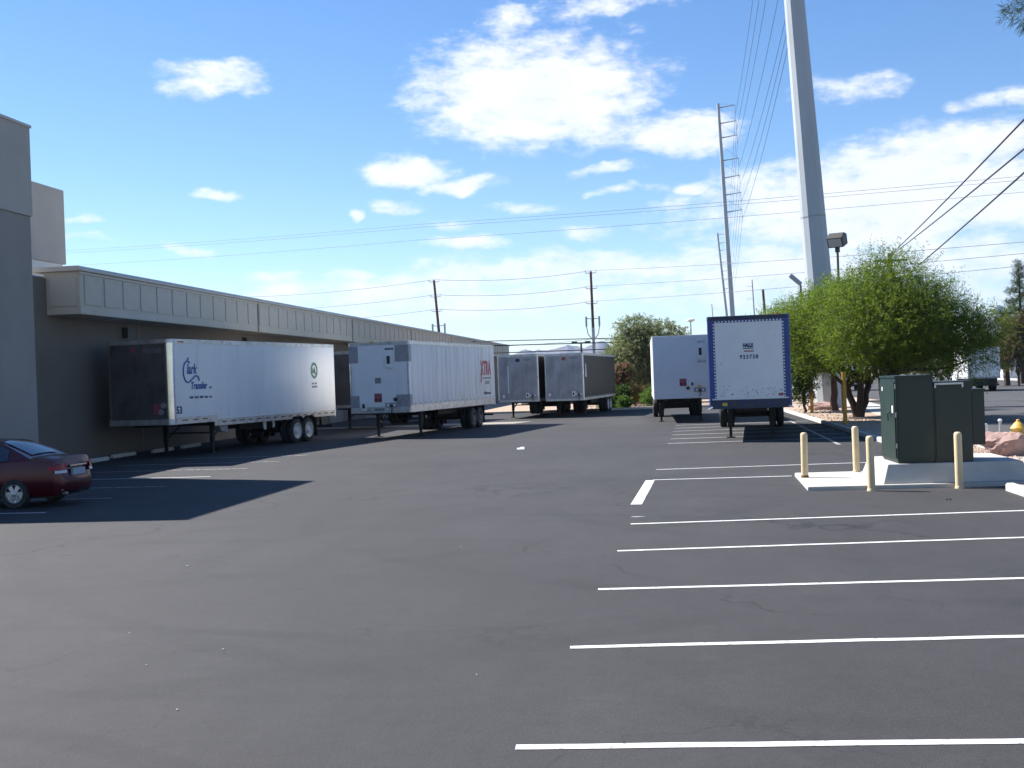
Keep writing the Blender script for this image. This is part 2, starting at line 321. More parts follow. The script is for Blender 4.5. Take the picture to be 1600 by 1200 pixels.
def text(name, body, size, m, parent, loc, rot, sx=1.0, shear=0.0, ext=.004, align='CENTER', bold=0.0, space=1.0):
    cu = bpy.data.curves.new(name, 'FONT'); cu.body = body; cu.size = size; cu.extrude = ext; cu.align_x = align; cu.shear = shear; cu.offset = bold; cu.resolution_u = 3; cu.space_character = space
    t = bpy.data.objects.new(name, cu); col.objects.link(t); bpy.context.view_layer.update()
    me = bpy.data.meshes.new_from_object(t.evaluated_get(bpy.context.evaluated_depsgraph_get()))
    bpy.data.objects.remove(t); me.materials.clear(); me.materials.append(m)
    o = obj(name, me, parent, loc); o.rotation_euler = rot; o.scale = (sx, 1, 1); return o
FRONT = (R(90), 0, 0); RIGHT = (R(90), 0, R(90))

# ------------------------------------------------------------------ the setting
def sheet(name, poly, z, m):
    b = MB(); b.add([(x, y, z) for x, y in poly], [tuple(range(len(poly)))]); return tag(b.build(name, m, fix=False), kind='structure')
sheet('ground', [(-30000, -30000), (30000, -30000), (30000, 30000), (-30000, 30000)], -.02, M_earth)
lot = sheet('parking_lot', [(-60, -160), (6.5, -160), (6.5, 79), (-60, 79)], 0.0, M_asph)
def IN(y): return 8.1 + .065 * (y - 31)          # inner edge of the pavement by the street
y0, y1 = -160, 420
sheet('street', [(IN(y0) + 1.6, y0), (IN(y0) + 26, y0), (IN(y1) + 26, y1), (IN(y1) + 1.6, y1)], -.004, M_street)
b = MB(); b.prism([(IN(y0), y0), (IN(y0) + 1.6, y0), (IN(y1) + 1.6, y1), (IN(y1), y1)], -.02, .12); tag(b.build('sidewalk', M_walk), kind='structure')
b = MB(); b.prism([(IN(y0) + 26, y0), (IN(y0) + 28, y0), (IN(y1) + 28, y1), (IN(y1) + 26, y1)], -.02, .13); tag(b.build('sidewalk', M_walk), kind='structure')
# planting strip between lot and pavement, with kerbs
def strip(ya, yb, o=0.0):
    b = MB(); b.prism([(6.66 + o, ya), (IN(ya) - .004, ya), (IN(yb) - .004, yb), (6.66 + o, yb)], -.02, .10); tag(b.build('planting_strip', M_gravel), kind='structure')
    b = MB(); b.prism([(6.5 + o, ya), (6.655 + o, ya), (6.655 + o, yb), (6.5 + o, yb)], -.03, .14); tag(b.build('kerb', M_kerb, bevel=.02), kind='structure')
strip(-160, 22.25, -.42); strip(26.35, 78.0)
b = MB(); b.prism([(-60, 79.2), (14, 79.2), (14, 110), (-60, 110)], -.02, .09); tag(b.build('planting_bed', M_gravel), kind='structure')
b = MB(); b.prism([(-60, 79.0), (6.4, 79.0), (6.4, 79.19), (-60, 79.19)], -.03, .14); tag(b.build('kerb', M_kerb, bevel=.02), kind='structure')
sheet('concrete_apron', [(-20, 61.4), (-7.9, 61.0), (-7.2, 63.4), (-20, 63.8)], .004, mat('apron_concrete', (.27, .24, .20), .9, var=.12, scale=1.5))
def line(p, q, w=.10, m=M_line, z=.004):
    p, q = Vector((p[0], p[1])), Vector((q[0], q[1])); d = (q - p).normalized(); n = Vector((-d.y, d.x)) * w / 2
    b = MB(); k = 14; ts = [i / k for i in range(k + 1)]; vs = []
    for t in ts:
        c = p.lerp(q, t); j = random.uniform(-.006, .006); vs += [(c.x + n.x * (1 + j * 8), c.y + n.y * (1 + j * 8) + j, z), (c.x - n.x, c.y - n.y + j, z)]
    b.add(vs, [(2 * i, 2 * i + 1, 2 * i + 3, 2 * i + 2) for i in range(k)]); return b.build('stall_line', m, lot, fix=True)
for (a, c) in (((-1.02,7.39),(6.05,7.77)),((-.89,10.13),(6.05,10.68)),((-.80,12.88),(6.05,13.40)),((-.70,15.68),(6.05,16.44)),((-.60,18.48),(6.05,19.25)),
               ((-.32,26.1),(2.7,26.24)),((-.27,28.87),(6.4,29.6))): line(a, c)
line((-.38, 26.02), (-.58, 21.25), .20)
line((-.62, 19.42), (-.40, 19.4), .10, M_line_old)
for i, (x, y) in enumerate(((.04,39.5),(.16,42.2),(.22,44.9),(.28,47.6),(.36,50.3),(.45,53.0))): line((x, y), (6.3, y + .45), .10)
line((5.2, 36.5), (5.6, 55), .12, M_line_old)
for i, (xr) in enumerate((-13.0, -10.7, -9.6, -9.3, -9.0, -8.8, -8.6)):
    y = 22.1 + i * 2.74; line((-17.6, y + .1), (-12.4 + i * .05, y), .10, M_line_old if i not in (0, 3) else M_line)

# gravel stones lying on the strip (far too many to count)
def stones(name, label, areas, n, smin, smax, m):
    b = MB()
    for _ in range(n):
        fx = random.choice(areas); x, y = fx(); s = random.uniform(smin, smax); z = .10
        vs = [(x + s * random.uniform(.5, 1) * math.cos(a), y + s * random.uniform(.5, 1) * math.sin(a), z + random.uniform(-.1, .2) * s) for a in (0, 1.26, 2.5, 3.77, 5.0)] + [(x, y, z + s * random.uniform(.5, .9))]
        b.add(vs, [(i, (i + 1) % 5, 5) for i in range(5)])
    return tag(b.build(name, m, fix=False), label, 'gravel', kind='stuff')
stones('gravel', 'loose tan landscaping gravel on the planting strip and bed',
       [lambda: (random.uniform(6.7, 8.2), random.uniform(26.5, 33)), lambda: (random.uniform(6.7, 8.5), random.uniform(33, 66)), lambda: (random.uniform(-6, 5), random.uniform(79.3, 90)), lambda: (random.uniform(6.7, 7.6), random.uniform(18, 22))], 5200, .02, .075, M_stone)

# mountains far off
def ridge(name, label, a0, a1, dist, hts, seed):
    b = MB(); n = 160; rows = 9
    for i in range(n + 1):
        t = i / n; a = a0 + (a1 - a0) * t; h = np.interp(t, [q[0] for q in hts], [q[1] for q in hts])
        h *= 1 + .22 * mnoise.fractal(Vector((t * 14 + seed, seed, 0)), 1.0, 2.0, 5)
        for j in range(rows):
            u = j / (rows - 1); rr = dist * (1 + .10 * u); z = h * (u ** 1.15) * (1 + (.25 * mnoise.fractal(Vector((t * 30, u * 5, seed)), 1, 2, 4) if 0 < j < rows - 1 else 0))
            b.v.append((math.sin(a) * rr, math.cos(a) * rr, z - 25))
    for i in range(n):
        for j in range(rows - 1):
            a = i * rows + j; b.f.append((a, a + rows, a + rows + 1, a + 1)); b.mi.append(0)
    o = b.build(name, mat('desert_rock', (.11, .09, .085), .95, var=.25, scale=.0008), smooth=True, fix=True); return tag(o, kind='structure')
ridge('hills', None, azel(560, 560)[0], azel(1180, 560)[0], 7000, [(0, 30), (.2, 80), (.35, 175), (.48, 215), (.58, 228), (.63, 280), (.72, 193), (1, 70)], 1.7)
ridge('hills', None, azel(1380, 560)[0], azel(1700, 560)[0], 7600, [(0, 60), (.3, 212), (.5, 350), (.62, 385), (.8, 354), (1, 253)], 5.2)

# ------------------------------------------------------------------ warehouse
def warehouse():
    t = thing('warehouse', 'long beige warehouse with a panelled fascia and taller stepped entrance block', 'building', (-18.2, 24.5, 0))
    def P(b, name, m, par=t, **k):
        b.v = [(x + 18.2, y - 24.5, z) for x, y, z in b.v]; return b.build(name, m, par, **k)
    YF, YE, XF, XW = 37.1, 147.0, -19.3, -20.5
    bandz = 7.6
    b = MB().box(-34, -18.2, 24.5, 32.19, -.02, bandz); lower = P(b, 'entrance_wall', M_stucco_d)
    b = MB().box(-34, -18.15, 24.45, 32.24, bandz + .004, 10.19); P(b, 'upper_wall', M_stucco)
    b = MB().box(-34, -18.11, 24.41, 32.28, 10.19, 10.27); P(b, 'parapet_cap', M_cap)
    b = MB().box(-44, -26, 40.0, 48.83, 8.10, 11.37); P(b, 'rear_block', M_stucco)
    b = MB().box(-43.9, -26.1, 40.1, 48.7, 6.4, 8.095); P(b, 'rear_block_base', M_farw)
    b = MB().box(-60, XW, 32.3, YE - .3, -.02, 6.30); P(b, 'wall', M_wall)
    b = MB().box(-60, XW - .15, 32.3, YE - .4, 6.30, 6.36); P(b, 'roof', M_farg)
    for y in np.arange(44, YE, 9.15):
        b = MB().box(XW, XW + .012, y, y + .03, 0, 5.05); P(b, 'wall_joint', M_stucco_d)
    f = P(MB().box(XW - .1, XF, YF, YE, 5.05, 6.50), 'fascia', M_fascia, bevel=.015)
    cap = MB(); cap.prism([(XF + .10, 6.50), (XF + .10, 6.56), (XF + .02, 6.66), (XW - .6, 6.66), (XW - .6, 6.50)], YF - .10, YE + .05, 'y')
    cp = P(cap, 'fascia_cap', M_cap)
    bead = P(MB().box(XF + .002, XF + .045, YF - .045, YE, 6.40, 6.46), 'fascia_bead', M_cap)
    end = P(MB().box(XW + .1, XF - .1, YF - .03, YF - .002, 5.32, 6.28), 'end_panel', M_fascia, bevel=.01)
    # raised fascia panels: each one a piece of its own, shared mesh
    pm = None; y = YF + .28; bay = 0
    jt = MB().box(0, .05, -.05, .05, -.72, .74).mesh('fascia_joint', M_stucco_d)
    while y < YE - 1.2:
        for k in range(12):
            if y + 1.24 > YE - .1: break
            if pm is None: pm = MB().box(0, .035, .0, 1.15, -.5, .5).mesh('fascia_panel', M_fascia, bevel=.012)
            o = obj('fascia_panel', pm, t, (XF + 18.2, y - 24.5, 5.87)); y += 1.425
        if y < YE - 1: obj('fascia_joint', jt, t, (XF + 18.2 + .001, y - 24.5 - .05, 5.79)); y += .13
    # wall lights under the fascia
    for y in (42.7, 55.6, 68.5):
        q = MB().box(XW, XW + .24, y - .16, y + .16, 4.45, 4.85); wl = P(q, 'wall_light', M_lamp, bevel=.02)
        P(MB().box(XW + .03, XW + .22, y - .13, y + .13, 4.40, 4.447), 'lens', M_lens, wl) if False else None
    for (y, w) in ((58, 3.0), (70, 3.0), (82, 3.0)):
        d = P(MB().box(XW + .002, XW + .05, y, y + w, .02, 3.4), 'dock_door', M_farg); 
    P(MB().lathe([(1.15, 6.66), (1.15, 6.85), (.95, 7.15), (.55, 7.35), (.1, 7.42)], 16, 'z', (-23, 96.8, 0)), 'roof_ventilator', M_galv, smooth=True)
warehouse()
# wheel stops along the wall
ws = MB().prism([(-.09, 0), (.09, 0), (.06, .13), (-.06, .13)], -.9, .9, 'y').mesh('wheel_stop', M_kerb, bevel=.01)
for i, y in enumerate((38.2, 40.95, 43.7, 46.45)):
    o = obj('wheel_stop', ws, None, (-19.55 - (.3 if i == 1 else 0), y, .0)); tag(o, 'concrete wheel stop at the warehouse wall, ' + ('first', 'second', 'third', 'fourth')[i] + ' from the entrance block', 'wheel stop', 'wheel stops along the warehouse wall')

# ------------------------------------------------------------------ trailers
def wheel_meshes():
    prof = lambda x0: [(.30, x0), (.46, x0 + .005), (.495, x0 + .03), (.505, x0 + .07), (.505, x0 + .20), (.495, x0 + .24), (.46, x0 + .265), (.30, x0 + .27)]
    b = MB().lathe(prof(0), 28, 'x', caps=False).lathe(prof(.31), 28, 'x', caps=False); ty = b.mesh('tyre', M_tyre, smooth=True, ang=50)
    def rim(m):
        b = MB().lathe([(.30, .265), (.325, .57), (.335, .59), (.31, .59), (.285, .53), (.20, .47), (.16, .46), (.15, .56), (.11, .60), (.09, .60)], 24, 'x')
        for k in range(10):
            a = k * math.pi / 5; b.lathe([(.016, .47), (.016, .50), (.008, .505)], 6, 'x', (0, .21 * math.cos(a), .21 * math.sin(a)))
        return b.mesh('rim', m, smooth=True)
    return ty, rim(M_rimw), rim(M_rimd)
TY, RIMW, RIMD = wheel_meshes()
def trailer(label, p, ang, W, L, zb, zt, mf, ms, axles, gear_y, rims=RIMW, step=None, rail=M_rail, rail_h=.20, corner='post', slots=False, roofm=None, rear=True, gearw=None, bevel=.012):
    t = thing('semi_trailer', label, 'trailer', (p[0], p[1], 0), -R(ang), 'box trailers parked round the lot')
    w = W / 2; zr = zb + rail_h; ztr = zt - .14
    # front
    r = .24 if corner == 'round' else .09
    fp = MB().box(-w + r, w - r, 0, .05, zr - .04, ztr).build('front_panel', mf, t, bevel=.006)
    MB().box(-w + r * .6, w - r * .6, -.012, .07, zb, zr - .042).build('front_bottom_rail', rail, t, bevel=bevel)
    MB().box(-w + r * .6, w - r * .6, -.008, .07, ztr + .002, zt).build('front_top_rail', rail, t, bevel=bevel)
    for s in (-1, 1):
        b = MB()
        if corner == 'round':
            n = 8; o_ = [(s * (w - r + r * math.sin(a * math.pi / 2 / n)), r - r * math.cos(a * math.pi / 2 / n)) for a in range(n + 1)]
            i_ = [(s * (w - r + (r - .03) * math.sin(a * math.pi / 2 / n)), r - (r - .03) * math.cos(a * math.pi / 2 / n)) for a in range(n, -1, -1)]
            b.prism(o_ + i_, zr - .04, ztr + .02, 'z'); b.build('corner_post', M_chrome, t, smooth=True, ang=30)
            o2 = [(s * (w + .012 - r + (r) * math.sin(a * math.pi / 2 / n)), r - .012 - r * math.cos(a * math.pi / 2 / n)) for a in range(n + 1)] + [(s * (w - r), r)]
            MB().prism(o2, zb - .002, zr - .041, 'z').build('corner_foot', rail, t, smooth=True); MB().prism(o2, ztr + .021, zt + .004, 'z').build('corner_cap', rail, t, smooth=True)
        else:
            o_ = [(s * (w - r - .001), .0), (s * (w - .03), .0), (s * w, .03), (s * w, r), (s * (w - r - .001), r)]
            b.prism(o_, zb + .002, zt - .002, 'z'); b.build('corner_post', ms if corner == 'white' else (M_blue if corner == 'blue' else rail), t)
        # sides: posts and sheets
        bot = lambda y: zb - (step[1] if step and y > step[0] else 0)
        pts = [(r, zr), (r, ztr), (L - .08, ztr), (L - .08, bot(L) + rail_h)] + ([(step[0], zr - step[1]), (step[0], zr)] if step else [])
        MB().prism(pts, s * (w - .03), s * (w - .004), 'x').build('side_panel', ms, t)
        if corner in ('post',):
            for k, y in enumerate(np.arange(r + .3, L - .2, .61)):
                MB().box(min(s * (w - .002), s * (w + .002)), max(s * (w - .002), s * (w + .002)), y, y + .045, bot(y) + rail_h + .01, ztr - .01).build('side_rib', ms, t)
        MB().box(min(s * (w - .03), s * (w + .008)), max(s * (w - .03), s * (w + .008)), r + .001, L, ztr + .002, zt - .004).build('top_rail', rail, t)
        # bottom rail, scalloped over the wheels when slotted
        lo = [(r + .002, zb)]
        if step: lo += [(step[0], zb), (step[0], zb - step[1])]
        if slots:
            for a in axles: lo += [(a - .5, bot(a)), (a - .34, bot(a) + .10), (a + .34, bot(a) + .10), (a + .5, bot(a))]
        lo += [(L - .08, bot(L))]
        up = [(L - .08, bot(L) + rail_h - .003)] + ([(step[0] + .16, zr - step[1] - .003), (step[0] + .16, zr - .003)] if step else []) + [(r + .002, zr - .003)]
        x0, x1 = sorted((s * (w - .03), s * (w + .010)))
        MB().prism(lo + up, x0, x1, 'x').build('bottom_rail', rail, t)
        if slots and s > 0:
            for y in np.arange(r + .35, L - .4, .62):
                if step and abs(y - step[0]) < .3: continue
                MB().box(w + .0105, w + .016, y, y + .30, bot(y) + .115, bot(y) + .155).build('rail_slot', M_blackd, t)
        elif s > 0:
            b = MB()
            for y in np.arange(r + .5, L - .3, .62): b.box(w + .0002, w + .012, y, y + .10, zr + .03, zr + .08)
            tag(b.build('tie_down_row', M_greyp, t), kind='stuff')
        MB().box(*sorted((s * (w - .07), s * w)), L - .078, L + .01, bot(L) - .05, zt).build('rear_post', ms if corner != 'blue' else M_blue, t)
        MB().box(*sorted((s * .01, s * (w - .075))), L - .06, L, bot(L) + .1, zt - .15).build('rear_door', ms, t)
    zbl = zb - (step[1] if step else 0)
    MB().box(-w + .03, w - .03, .06, L - .07, zt - .03, zt + .012).build('roof', roofm or M_rail, t)
    MB().box(-w + .08, w - .08, L - .07, L + .02, zbl, zbl + .1).build('rear_sill', M_black, t)
    MB().box(-w + .04, w - .04, .072, L - .08, zb + .05, zb + .1).build('floor', M_black, t)
    b = MB()
    for y in np.arange(.3, L - .1, .45): b.box(-w + .05, w - .05, y, y + .07, zbl + .0 if (step and y > step[0]) else zb - .0, zb + .049)
    for s in (-1, 1): b.box(s * .55 - .06, s * .55 + .06, L * .45, L - .1, zbl - .28, zbl - .002)
    b.box(-.5, .5, .3, 1.6, zb - .08, zb - .001)
    b.build('underframe', M_black, t)
    # landing gear
    gx = gearw or (w - .36)
    for s in (-1, 1):
        lg = MB().box(s * gx - .07, s * gx + .07, gear_y - .07, gear_y + .07, .42, zb + .04).box(s * gx - .05, s * gx + .05, gear_y - .05, gear_y + .05, .03, .42).build('landing_leg', M_black, t)
        MB().box(s * gx - .15, s * gx + .15, gear_y - .15, gear_y + .15, .0, .03).build('foot', M_black, lg)
        MB().tube([(s * gx, gear_y, .5), (s * gx * .85, gear_y + 1.0, zb)], .03, 6).build('brace', M_black, t)
    MB().tube([(-gx, gear_y, .75), (gx, gear_y, .75)], .035, 6).build('cross_shaft', M_black, t)
    # axles and wheels
    for a in axles:
        MB().tube([(-w + .3, a, .505), (w - .3, a, .505)], .065, 8).build('axle', M_black, t)
        for s in (-1, 1):
            o = obj('wheel', TY, t, (s * (w - .60), a, .505)); o.scale = (s, 1, 1); rm = obj('rim', rims, o)
        MB().box(-.62, .62, a - .3, a + .3, .58, zbl - .1).build('suspension', M_black, t)
    for s in (-1, 1): MB().box(s * (w - .33) - .28, s * (w - .33) + .28, axles[-1] + .75, axles[-1] + .765, .2, zbl).build('mud_flap', M_black, t)
    b = MB().box(-w + .15, w - .15, L - .02, L + .08, .5, .6)
    for s in (-1, 1): b.box(s * .6 - .05, s * .6 + .05, L - .018, L + .06, .601, zbl)
    b.build('rear_guard', M_black, t)
    return t
def front_center(xr, y, ang, W): a = R(ang); return (xr - math.cos(a) * W / 2, y + math.sin(a) * W / 2)
def plate_on_front(t, name, m, x0, x1, z0, z1, d=.012, bev=0, y=-.002): return MB().box(x0, x1, y - d, y, z0, z1).build(name, m, t, bevel=bev)
def gladhand(t, x, z, W=.42):
    p = plate_on_front(t, 'connector_plate', M_greyp, x - W / 2, x + W / 2, z - .09, z + .11, .03)
    for k, c in ((-.14, M_whited), (.14, M_whited)):
        MB().lathe([(.05, 0), (.055, .05), (.03, .09)], 10, 'y', (x + k, -.125, z)).build('air_coupling', c, t, smooth=True)
    MB().lathe([(.06, 0), (.06, .05), (.04, .08)], 10, 'y', (x, -.115, z - .02)).build('power_socket', M_blackd, t, smooth=True)
    MB().tube([(x, -.06, z - .09), (x + .01, -.08, z - .2), (x - .02, -.05, z - .3)], .02, 6).build('air_hose', M_black, t)
def docbox(t, x, z0, z1, w=.24):
    MB().box(x - w / 2, x + w / 2, -.10, -.002, z0, z1).build('document_box', M_whited, t, bevel=.02)
    plate_on_front(t, 'document_box_window', M_blackd, x - w * .24, x + w * .24, z0 + (z1 - z0) * .25, z0 + (z1 - z0) * .75, .006, y=-.101)
def blurred_number(t, x, z, n, h, m):
    for k in range(n): plate_on_front(t, 'number_mark', m, x + (k - n / 2) * h * .75, x + (k - n / 2) * h * .75 + h * .55, z, z + h, .003)
def placard(t, x, z, s=.34):
    plate_on_front(t, 'placard', M_redfade, x - s / 2, x + s / 2, z, z + s * 1.1, .004)
    for k in (-.3, 0, .3): plate_on_front(t, 'placard_mark', M_blackd if k else M_red, x + k * s - .04, x + k * s + .04, z + .04, z + s * .5, .003, y=-.0062)

# 1 white trailer with the blue script, beside the warehouse
W = 2.75
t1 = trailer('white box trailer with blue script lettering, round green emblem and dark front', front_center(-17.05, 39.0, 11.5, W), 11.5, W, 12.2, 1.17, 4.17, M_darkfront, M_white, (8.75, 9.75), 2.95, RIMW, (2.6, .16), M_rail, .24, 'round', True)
wx = W / 2 - .0005
plate_on_front(t1, 'front_decal', M_redfade, -.26, -.06, 3.76, 3.92, .003); text('front_number', '951760', .26, M_grey, t1, (.62, -.004, 3.70), FRONT)
pm_ = MB().box(.62, .90, -.008, -.002, 1.52, 1.92).build('placard', M_redfade, t1); 
text('length_mark', '53', .36, M_navy, t1, (wx + .004, .42, 1.55), RIGHT, bold=.01)
MB().lathe([(.10, 0), (.10, .04), (.05, .06)], 10, 'y', (.95, -.06, 1.62)).build('air_coupling', M_greyp, t1); MB().lathe([(.10, 0), (.10, .04), (.05, .06)], 10, 'y', (1.05, -.06, 1.85)).build('air_coupling', M_greyp, t1)
def wires_mark(name, pts, r, m, par): return MB().tube(pts, r, 6).build(name, m, par)
X = wx + .004
cpts = [(X, 1.00 + .30 * math.cos(a) * .9, 3.02 + .38 * math.sin(a)) for a in np.linspace(1.0, 4.9, 16)]
wires_mark('script_swoosh', cpts + [(X, 1.25, 2.74), (X, 1.45, 2.87), (X, 1.62, 2.86), (X, 1.70, 2.70)], .028, M_dblue, t1)
text('script_word', 'lark', .52, M_dblue, t1, (X, 1.24, 2.95), RIGHT, .75, .22, bold=.012)
wires_mark('script_ascender', [(X, 1.06, 3.52), (X, 1.01, 3.44)], .028, M_dblue, t1)
text('script_word', 'Transfer', .36, M_dblue, t1, (X, 1.66, 2.40), RIGHT, .82, .18, bold=.012)
text('script_suffix', 'INC', .11, M_navy, t1, (X, 2.42, 2.40), RIGHT, .8)
b = MB()
for k in range(18):
    if k % 4 == 3: continue
    b.box(wx, wx + .006, 1.08 + k * .078, 1.08 + k * .078 + .06, 2.06, 2.06 + random.uniform(.06, .09))
tag(b.build('slogan', M_navy, t1), kind='stuff')
def ring(name, m, r0, r1, y, z, par, sy=1.0, n=28):
    b = MB(); vs = []
    for k in range(n): a = 2 * math.pi * k / n; vs += [(wx + .005, y + sy * r1 * math.cos(a), z + r1 * math.sin(a)), (wx + .005, y + sy * r0 * math.cos(a), z + r0 * math.sin(a))]
    b.add(vs, [(2 * k, 2 * ((k + 1) % n), 2 * ((k + 1) % n) + 1, 2 * k + 1) for k in range(n)]); return b.build(name, m, par)
ring('emblem_ring', M_green, .24, .32, 10.35, 3.02, t1, .85); ring('emblem_edge', M_green, .335, .36, 10.35, 3.02, t1, .85)
MB().prism([(10.17, 2.89), (10.23, 3.16), (10.31, 3.04), (10.39, 3.20), (10.45, 2.96), (10.51, 2.87), (10.39, 2.84), (10.31, 2.93)], wx + .003, wx + .006, 'x').build('emblem_figure', M_green, t1)
for k, z in enumerate((2.42, 2.28)):
    for j in range(2): MB().box(wx, wx + .006, 10.12 + j * .24, 10.12 + j * .24 + (.17 if k == 0 else .21), z, z + .08).build('caption', M_grey, t1)
MB().box(1.384, 1.394, .46, .8, 4.06, 4.11).build('roof_marker', M_amber, t1)
MB().prism([(3.15, 1.0), (3.75, 1.0), (3.72, .72), (3.3, .78)], .95, 1.2, 'x').build('tool_box', M_greyp, t1)
MB().prism([(6.6, 1.0), (6.85, 1.0), (6.83, .66), (6.68, .70)], .98, 1.02, 'x').build('hanging_flap', M_whited, t1)
MB().prism([(7.35, 1.0), (7.5, 1.0), (7.5, .74), (7.38, .72)], .98, 1.02, 'x').build('hanging_flap', M_whited, t1)
# 2 trailer mostly hidden between the two white ones
W = 2.6
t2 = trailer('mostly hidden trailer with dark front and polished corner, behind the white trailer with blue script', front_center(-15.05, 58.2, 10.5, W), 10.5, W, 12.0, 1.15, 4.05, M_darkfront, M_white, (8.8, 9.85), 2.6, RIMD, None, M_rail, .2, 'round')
text('front_number', '1540', .28, M_grey, t2, (.78, -.004, 3.55), FRONT)
for z in (1.6, 1.85): plate_on_front(t2, 'connector_plate', M_greyp, .5, .95, z - .1, z + .08, .04)
# 3 white trailer with tall red letters
t3 = trailer('white box trailer with tall red lettering and grey corner patches', front_center(-10.62, 48.3, 9.0, 2.72), 9.0, 2.72, 12.1, 1.10, 4.12, M_white, M_white_x, (8.55, 9.6), 2.1, RIMD, None, M_rail, .30, 'post')
w3 = 1.36
for sx in (-1, 1):
    for z0, z1 in ((1.30, 1.86), (3.25, 3.96)):
        x0, x1 = sorted((sx * (w3 - .003), sx * (w3 - (.62 if sx > 0 else .42)))); MB().box(x0, x1, -.010, -.001, z0, z1).build('corner_patch', M_greyp, t3)
        if sx > 0: MB().box(w3 + .001, w3 + .008, .0, .28, z0, z1).build('corner_patch', M_greyp, t3)
docbox(t3, .48, 3.0, 3.68, .30); blurred_number(t3, .5, 3.76, 6, .09, M_blackd)
plate_on_front(t3, 'registration_plate', M_grey, -.2, .08, 2.36, 2.60, .004); placard(t3, -.08, 1.56, .34)
docbox(t3, -.72, 1.22, 1.60, .24); gladhand(t3, .55, 1.42, .62); plate_on_front(t3, 'vent_plate', M_grey, -.26, .2, 1.20, 1.30, .02)
MB().lathe([(.09, 0), (.09, .03)], 12, 'y', (.72, -.05, 1.66)).build('round_plate', M_blackd, t3)
text('red_letters', 'XTRA', .98, M_red, t3, (w3 + .005, 10.62, 2.62), RIGHT, .66, 0, bold=.03)
MB().prism([(9.72, 2.22), (9.84, 2.22), (10.0, 2.70), (9.88, 2.74)], w3 + .004, w3 + .009, 'x').build('letter_tail', M_red, t3)
MB().box(w3 + .004, w3 + .009, 10.1, 11.45, 2.42, 2.47).build('letter_underline', M_blackd, t3)
text('grey_letters', 'LEASE', .25, M_grey, t3, (w3 + .005, 10.82, 2.14), RIGHT, .75, 0, space=1.5)
text('web_letters', 'XTRALease.com', .20, M_navy, t3, (w3 + .005, 10.75, 1.62), RIGHT, .85)
MB().box(-.36, -.2, -.06, .05, 4.08, 4.15).build('roof_marker', M_yellowd, t3)
# 4, 5 trailers with dull metal fronts at the far end
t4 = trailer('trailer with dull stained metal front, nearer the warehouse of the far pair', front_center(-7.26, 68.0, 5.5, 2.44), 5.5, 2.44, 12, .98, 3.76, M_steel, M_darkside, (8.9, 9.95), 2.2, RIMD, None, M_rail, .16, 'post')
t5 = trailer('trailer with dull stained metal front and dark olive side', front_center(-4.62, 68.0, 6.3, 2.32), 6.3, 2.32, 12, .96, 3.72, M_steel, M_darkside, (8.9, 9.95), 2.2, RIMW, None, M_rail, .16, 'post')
for tt, c in ((t4, M_navy), (t5, M_redfade)):
    MB().prism([(.11 * math.cos(a) * 1.3 + .0, .11 * math.sin(a) + 3.42) for a in np.linspace(0, 6.0, 14)], -.008, -.002, 'y').build('round_badge', c, tt)
    blurred_number(tt, .6, 3.38, 5, .13, M_grey)
    docbox(tt, .55, 1.22, 1.5, .2); gladhand(tt, .85, 1.34, .3)
    plate_on_front(tt, 'smudge_plate', M_whited, -.95, -.83, 1.25, 1.42, .01)
plate_on_front(t4, 'front_strip', M_whited, -.62, -.57, 1.5, 3.1, .006)
MB().prism([(.55, 2.35), (.95, 2.3), (.9, 3.0), (.62, 3.15)], 1.1605, 1.168, 'x').build('side_decal', mat('decal_pale', (.55, .60, .66), .5, var=.2, scale=6), t5)
# 6 white trailer beside the blue one
t6 = trailer('white box trailer with scuffed plain front standing next to the blue framed trailer', (.80, 55.6), -1.0, 2.62, 12, 1.14, 4.10, M_white_c, M_white_c, (8.8, 9.85), 2.1, RIMD, None, M_white_c, .14, 'white', roofm=M_greyp)
docbox(t6, .92, 2.98, 3.66, .28); text('front_number', '407167', .14, M_blackd, t6, (.98, -.004, 2.80), FRONT); text('front_number', '407167', .12, M_blackd, t6, (.98, -.004, 3.74), FRONT)
placard(t6, .08, 1.72, .32); docbox(t6, .50, 1.66, 1.96, .2); gladhand(t6, .85, 1.52, .55); plate_on_front(t6, 'warning_sticker', M_yellowd, .74, .92, 1.62, 1.74, .004)
MB().lathe([(.08, 0), (.08, .03)], 12, 'y', (.3, -.05, 1.62)).build('round_plate', M_blackd, t6)
# 7 blue framed trailer
W7 = 2.66; a7 = 4.2
t7 = trailer('blue framed trailer with white riveted front panel and number above scuffs', (1.47 + W7 / 2 * math.cos(R(a7)), 39.35 - W7 / 2 * math.sin(R(a7))), a7, W7, 12.2, 1.10, 4.16, M_white_c, M_blue, (11.0, 12.0), 2.6, RIMD, None, M_bluelow, .34, 'blue', gearw=.72)
w7 = W7 / 2
for s in (-1, 1): MB().box(*sorted((s * (w7 - .24), s * (w7 - .088))), -.006, .049, 1.442, 4.018).build('blue_stile', M_blue, t7)
MB().box(-w7 + .241, w7 - .241, -.006, .048, 3.95, 4.018).build('blue_header', M_blue, t7)
b = MB()
for k in range(20): x = -w7 + .28 + k * (2 * w7 - .56) / 19; b.box(x - .026, x + .026, -.016, -.006, 3.962, 4.006); b.box(x - .022, x + .022, -.022, -.012, 1.40, 1.434)
for k in range(24):
    z = 1.48 + k * 2.42 / 23
    for s in (-1, 1): b.box(s * (w7 - .208) - .020, s * (w7 - .208) + .020, -.016, -.006, z - .024, z + .024)
tag(b.build('rivets', M_whited, t7), kind='stuff')
text('company_name', 'HALLS', .17, M_navy, t7, (-.02, -.003, 3.12), FRONT, .66, 0, bold=.012)
MB().box(-.19, .16, -.006, -.002, 3.06, 3.085).build('name_underline', M_navy, t7)
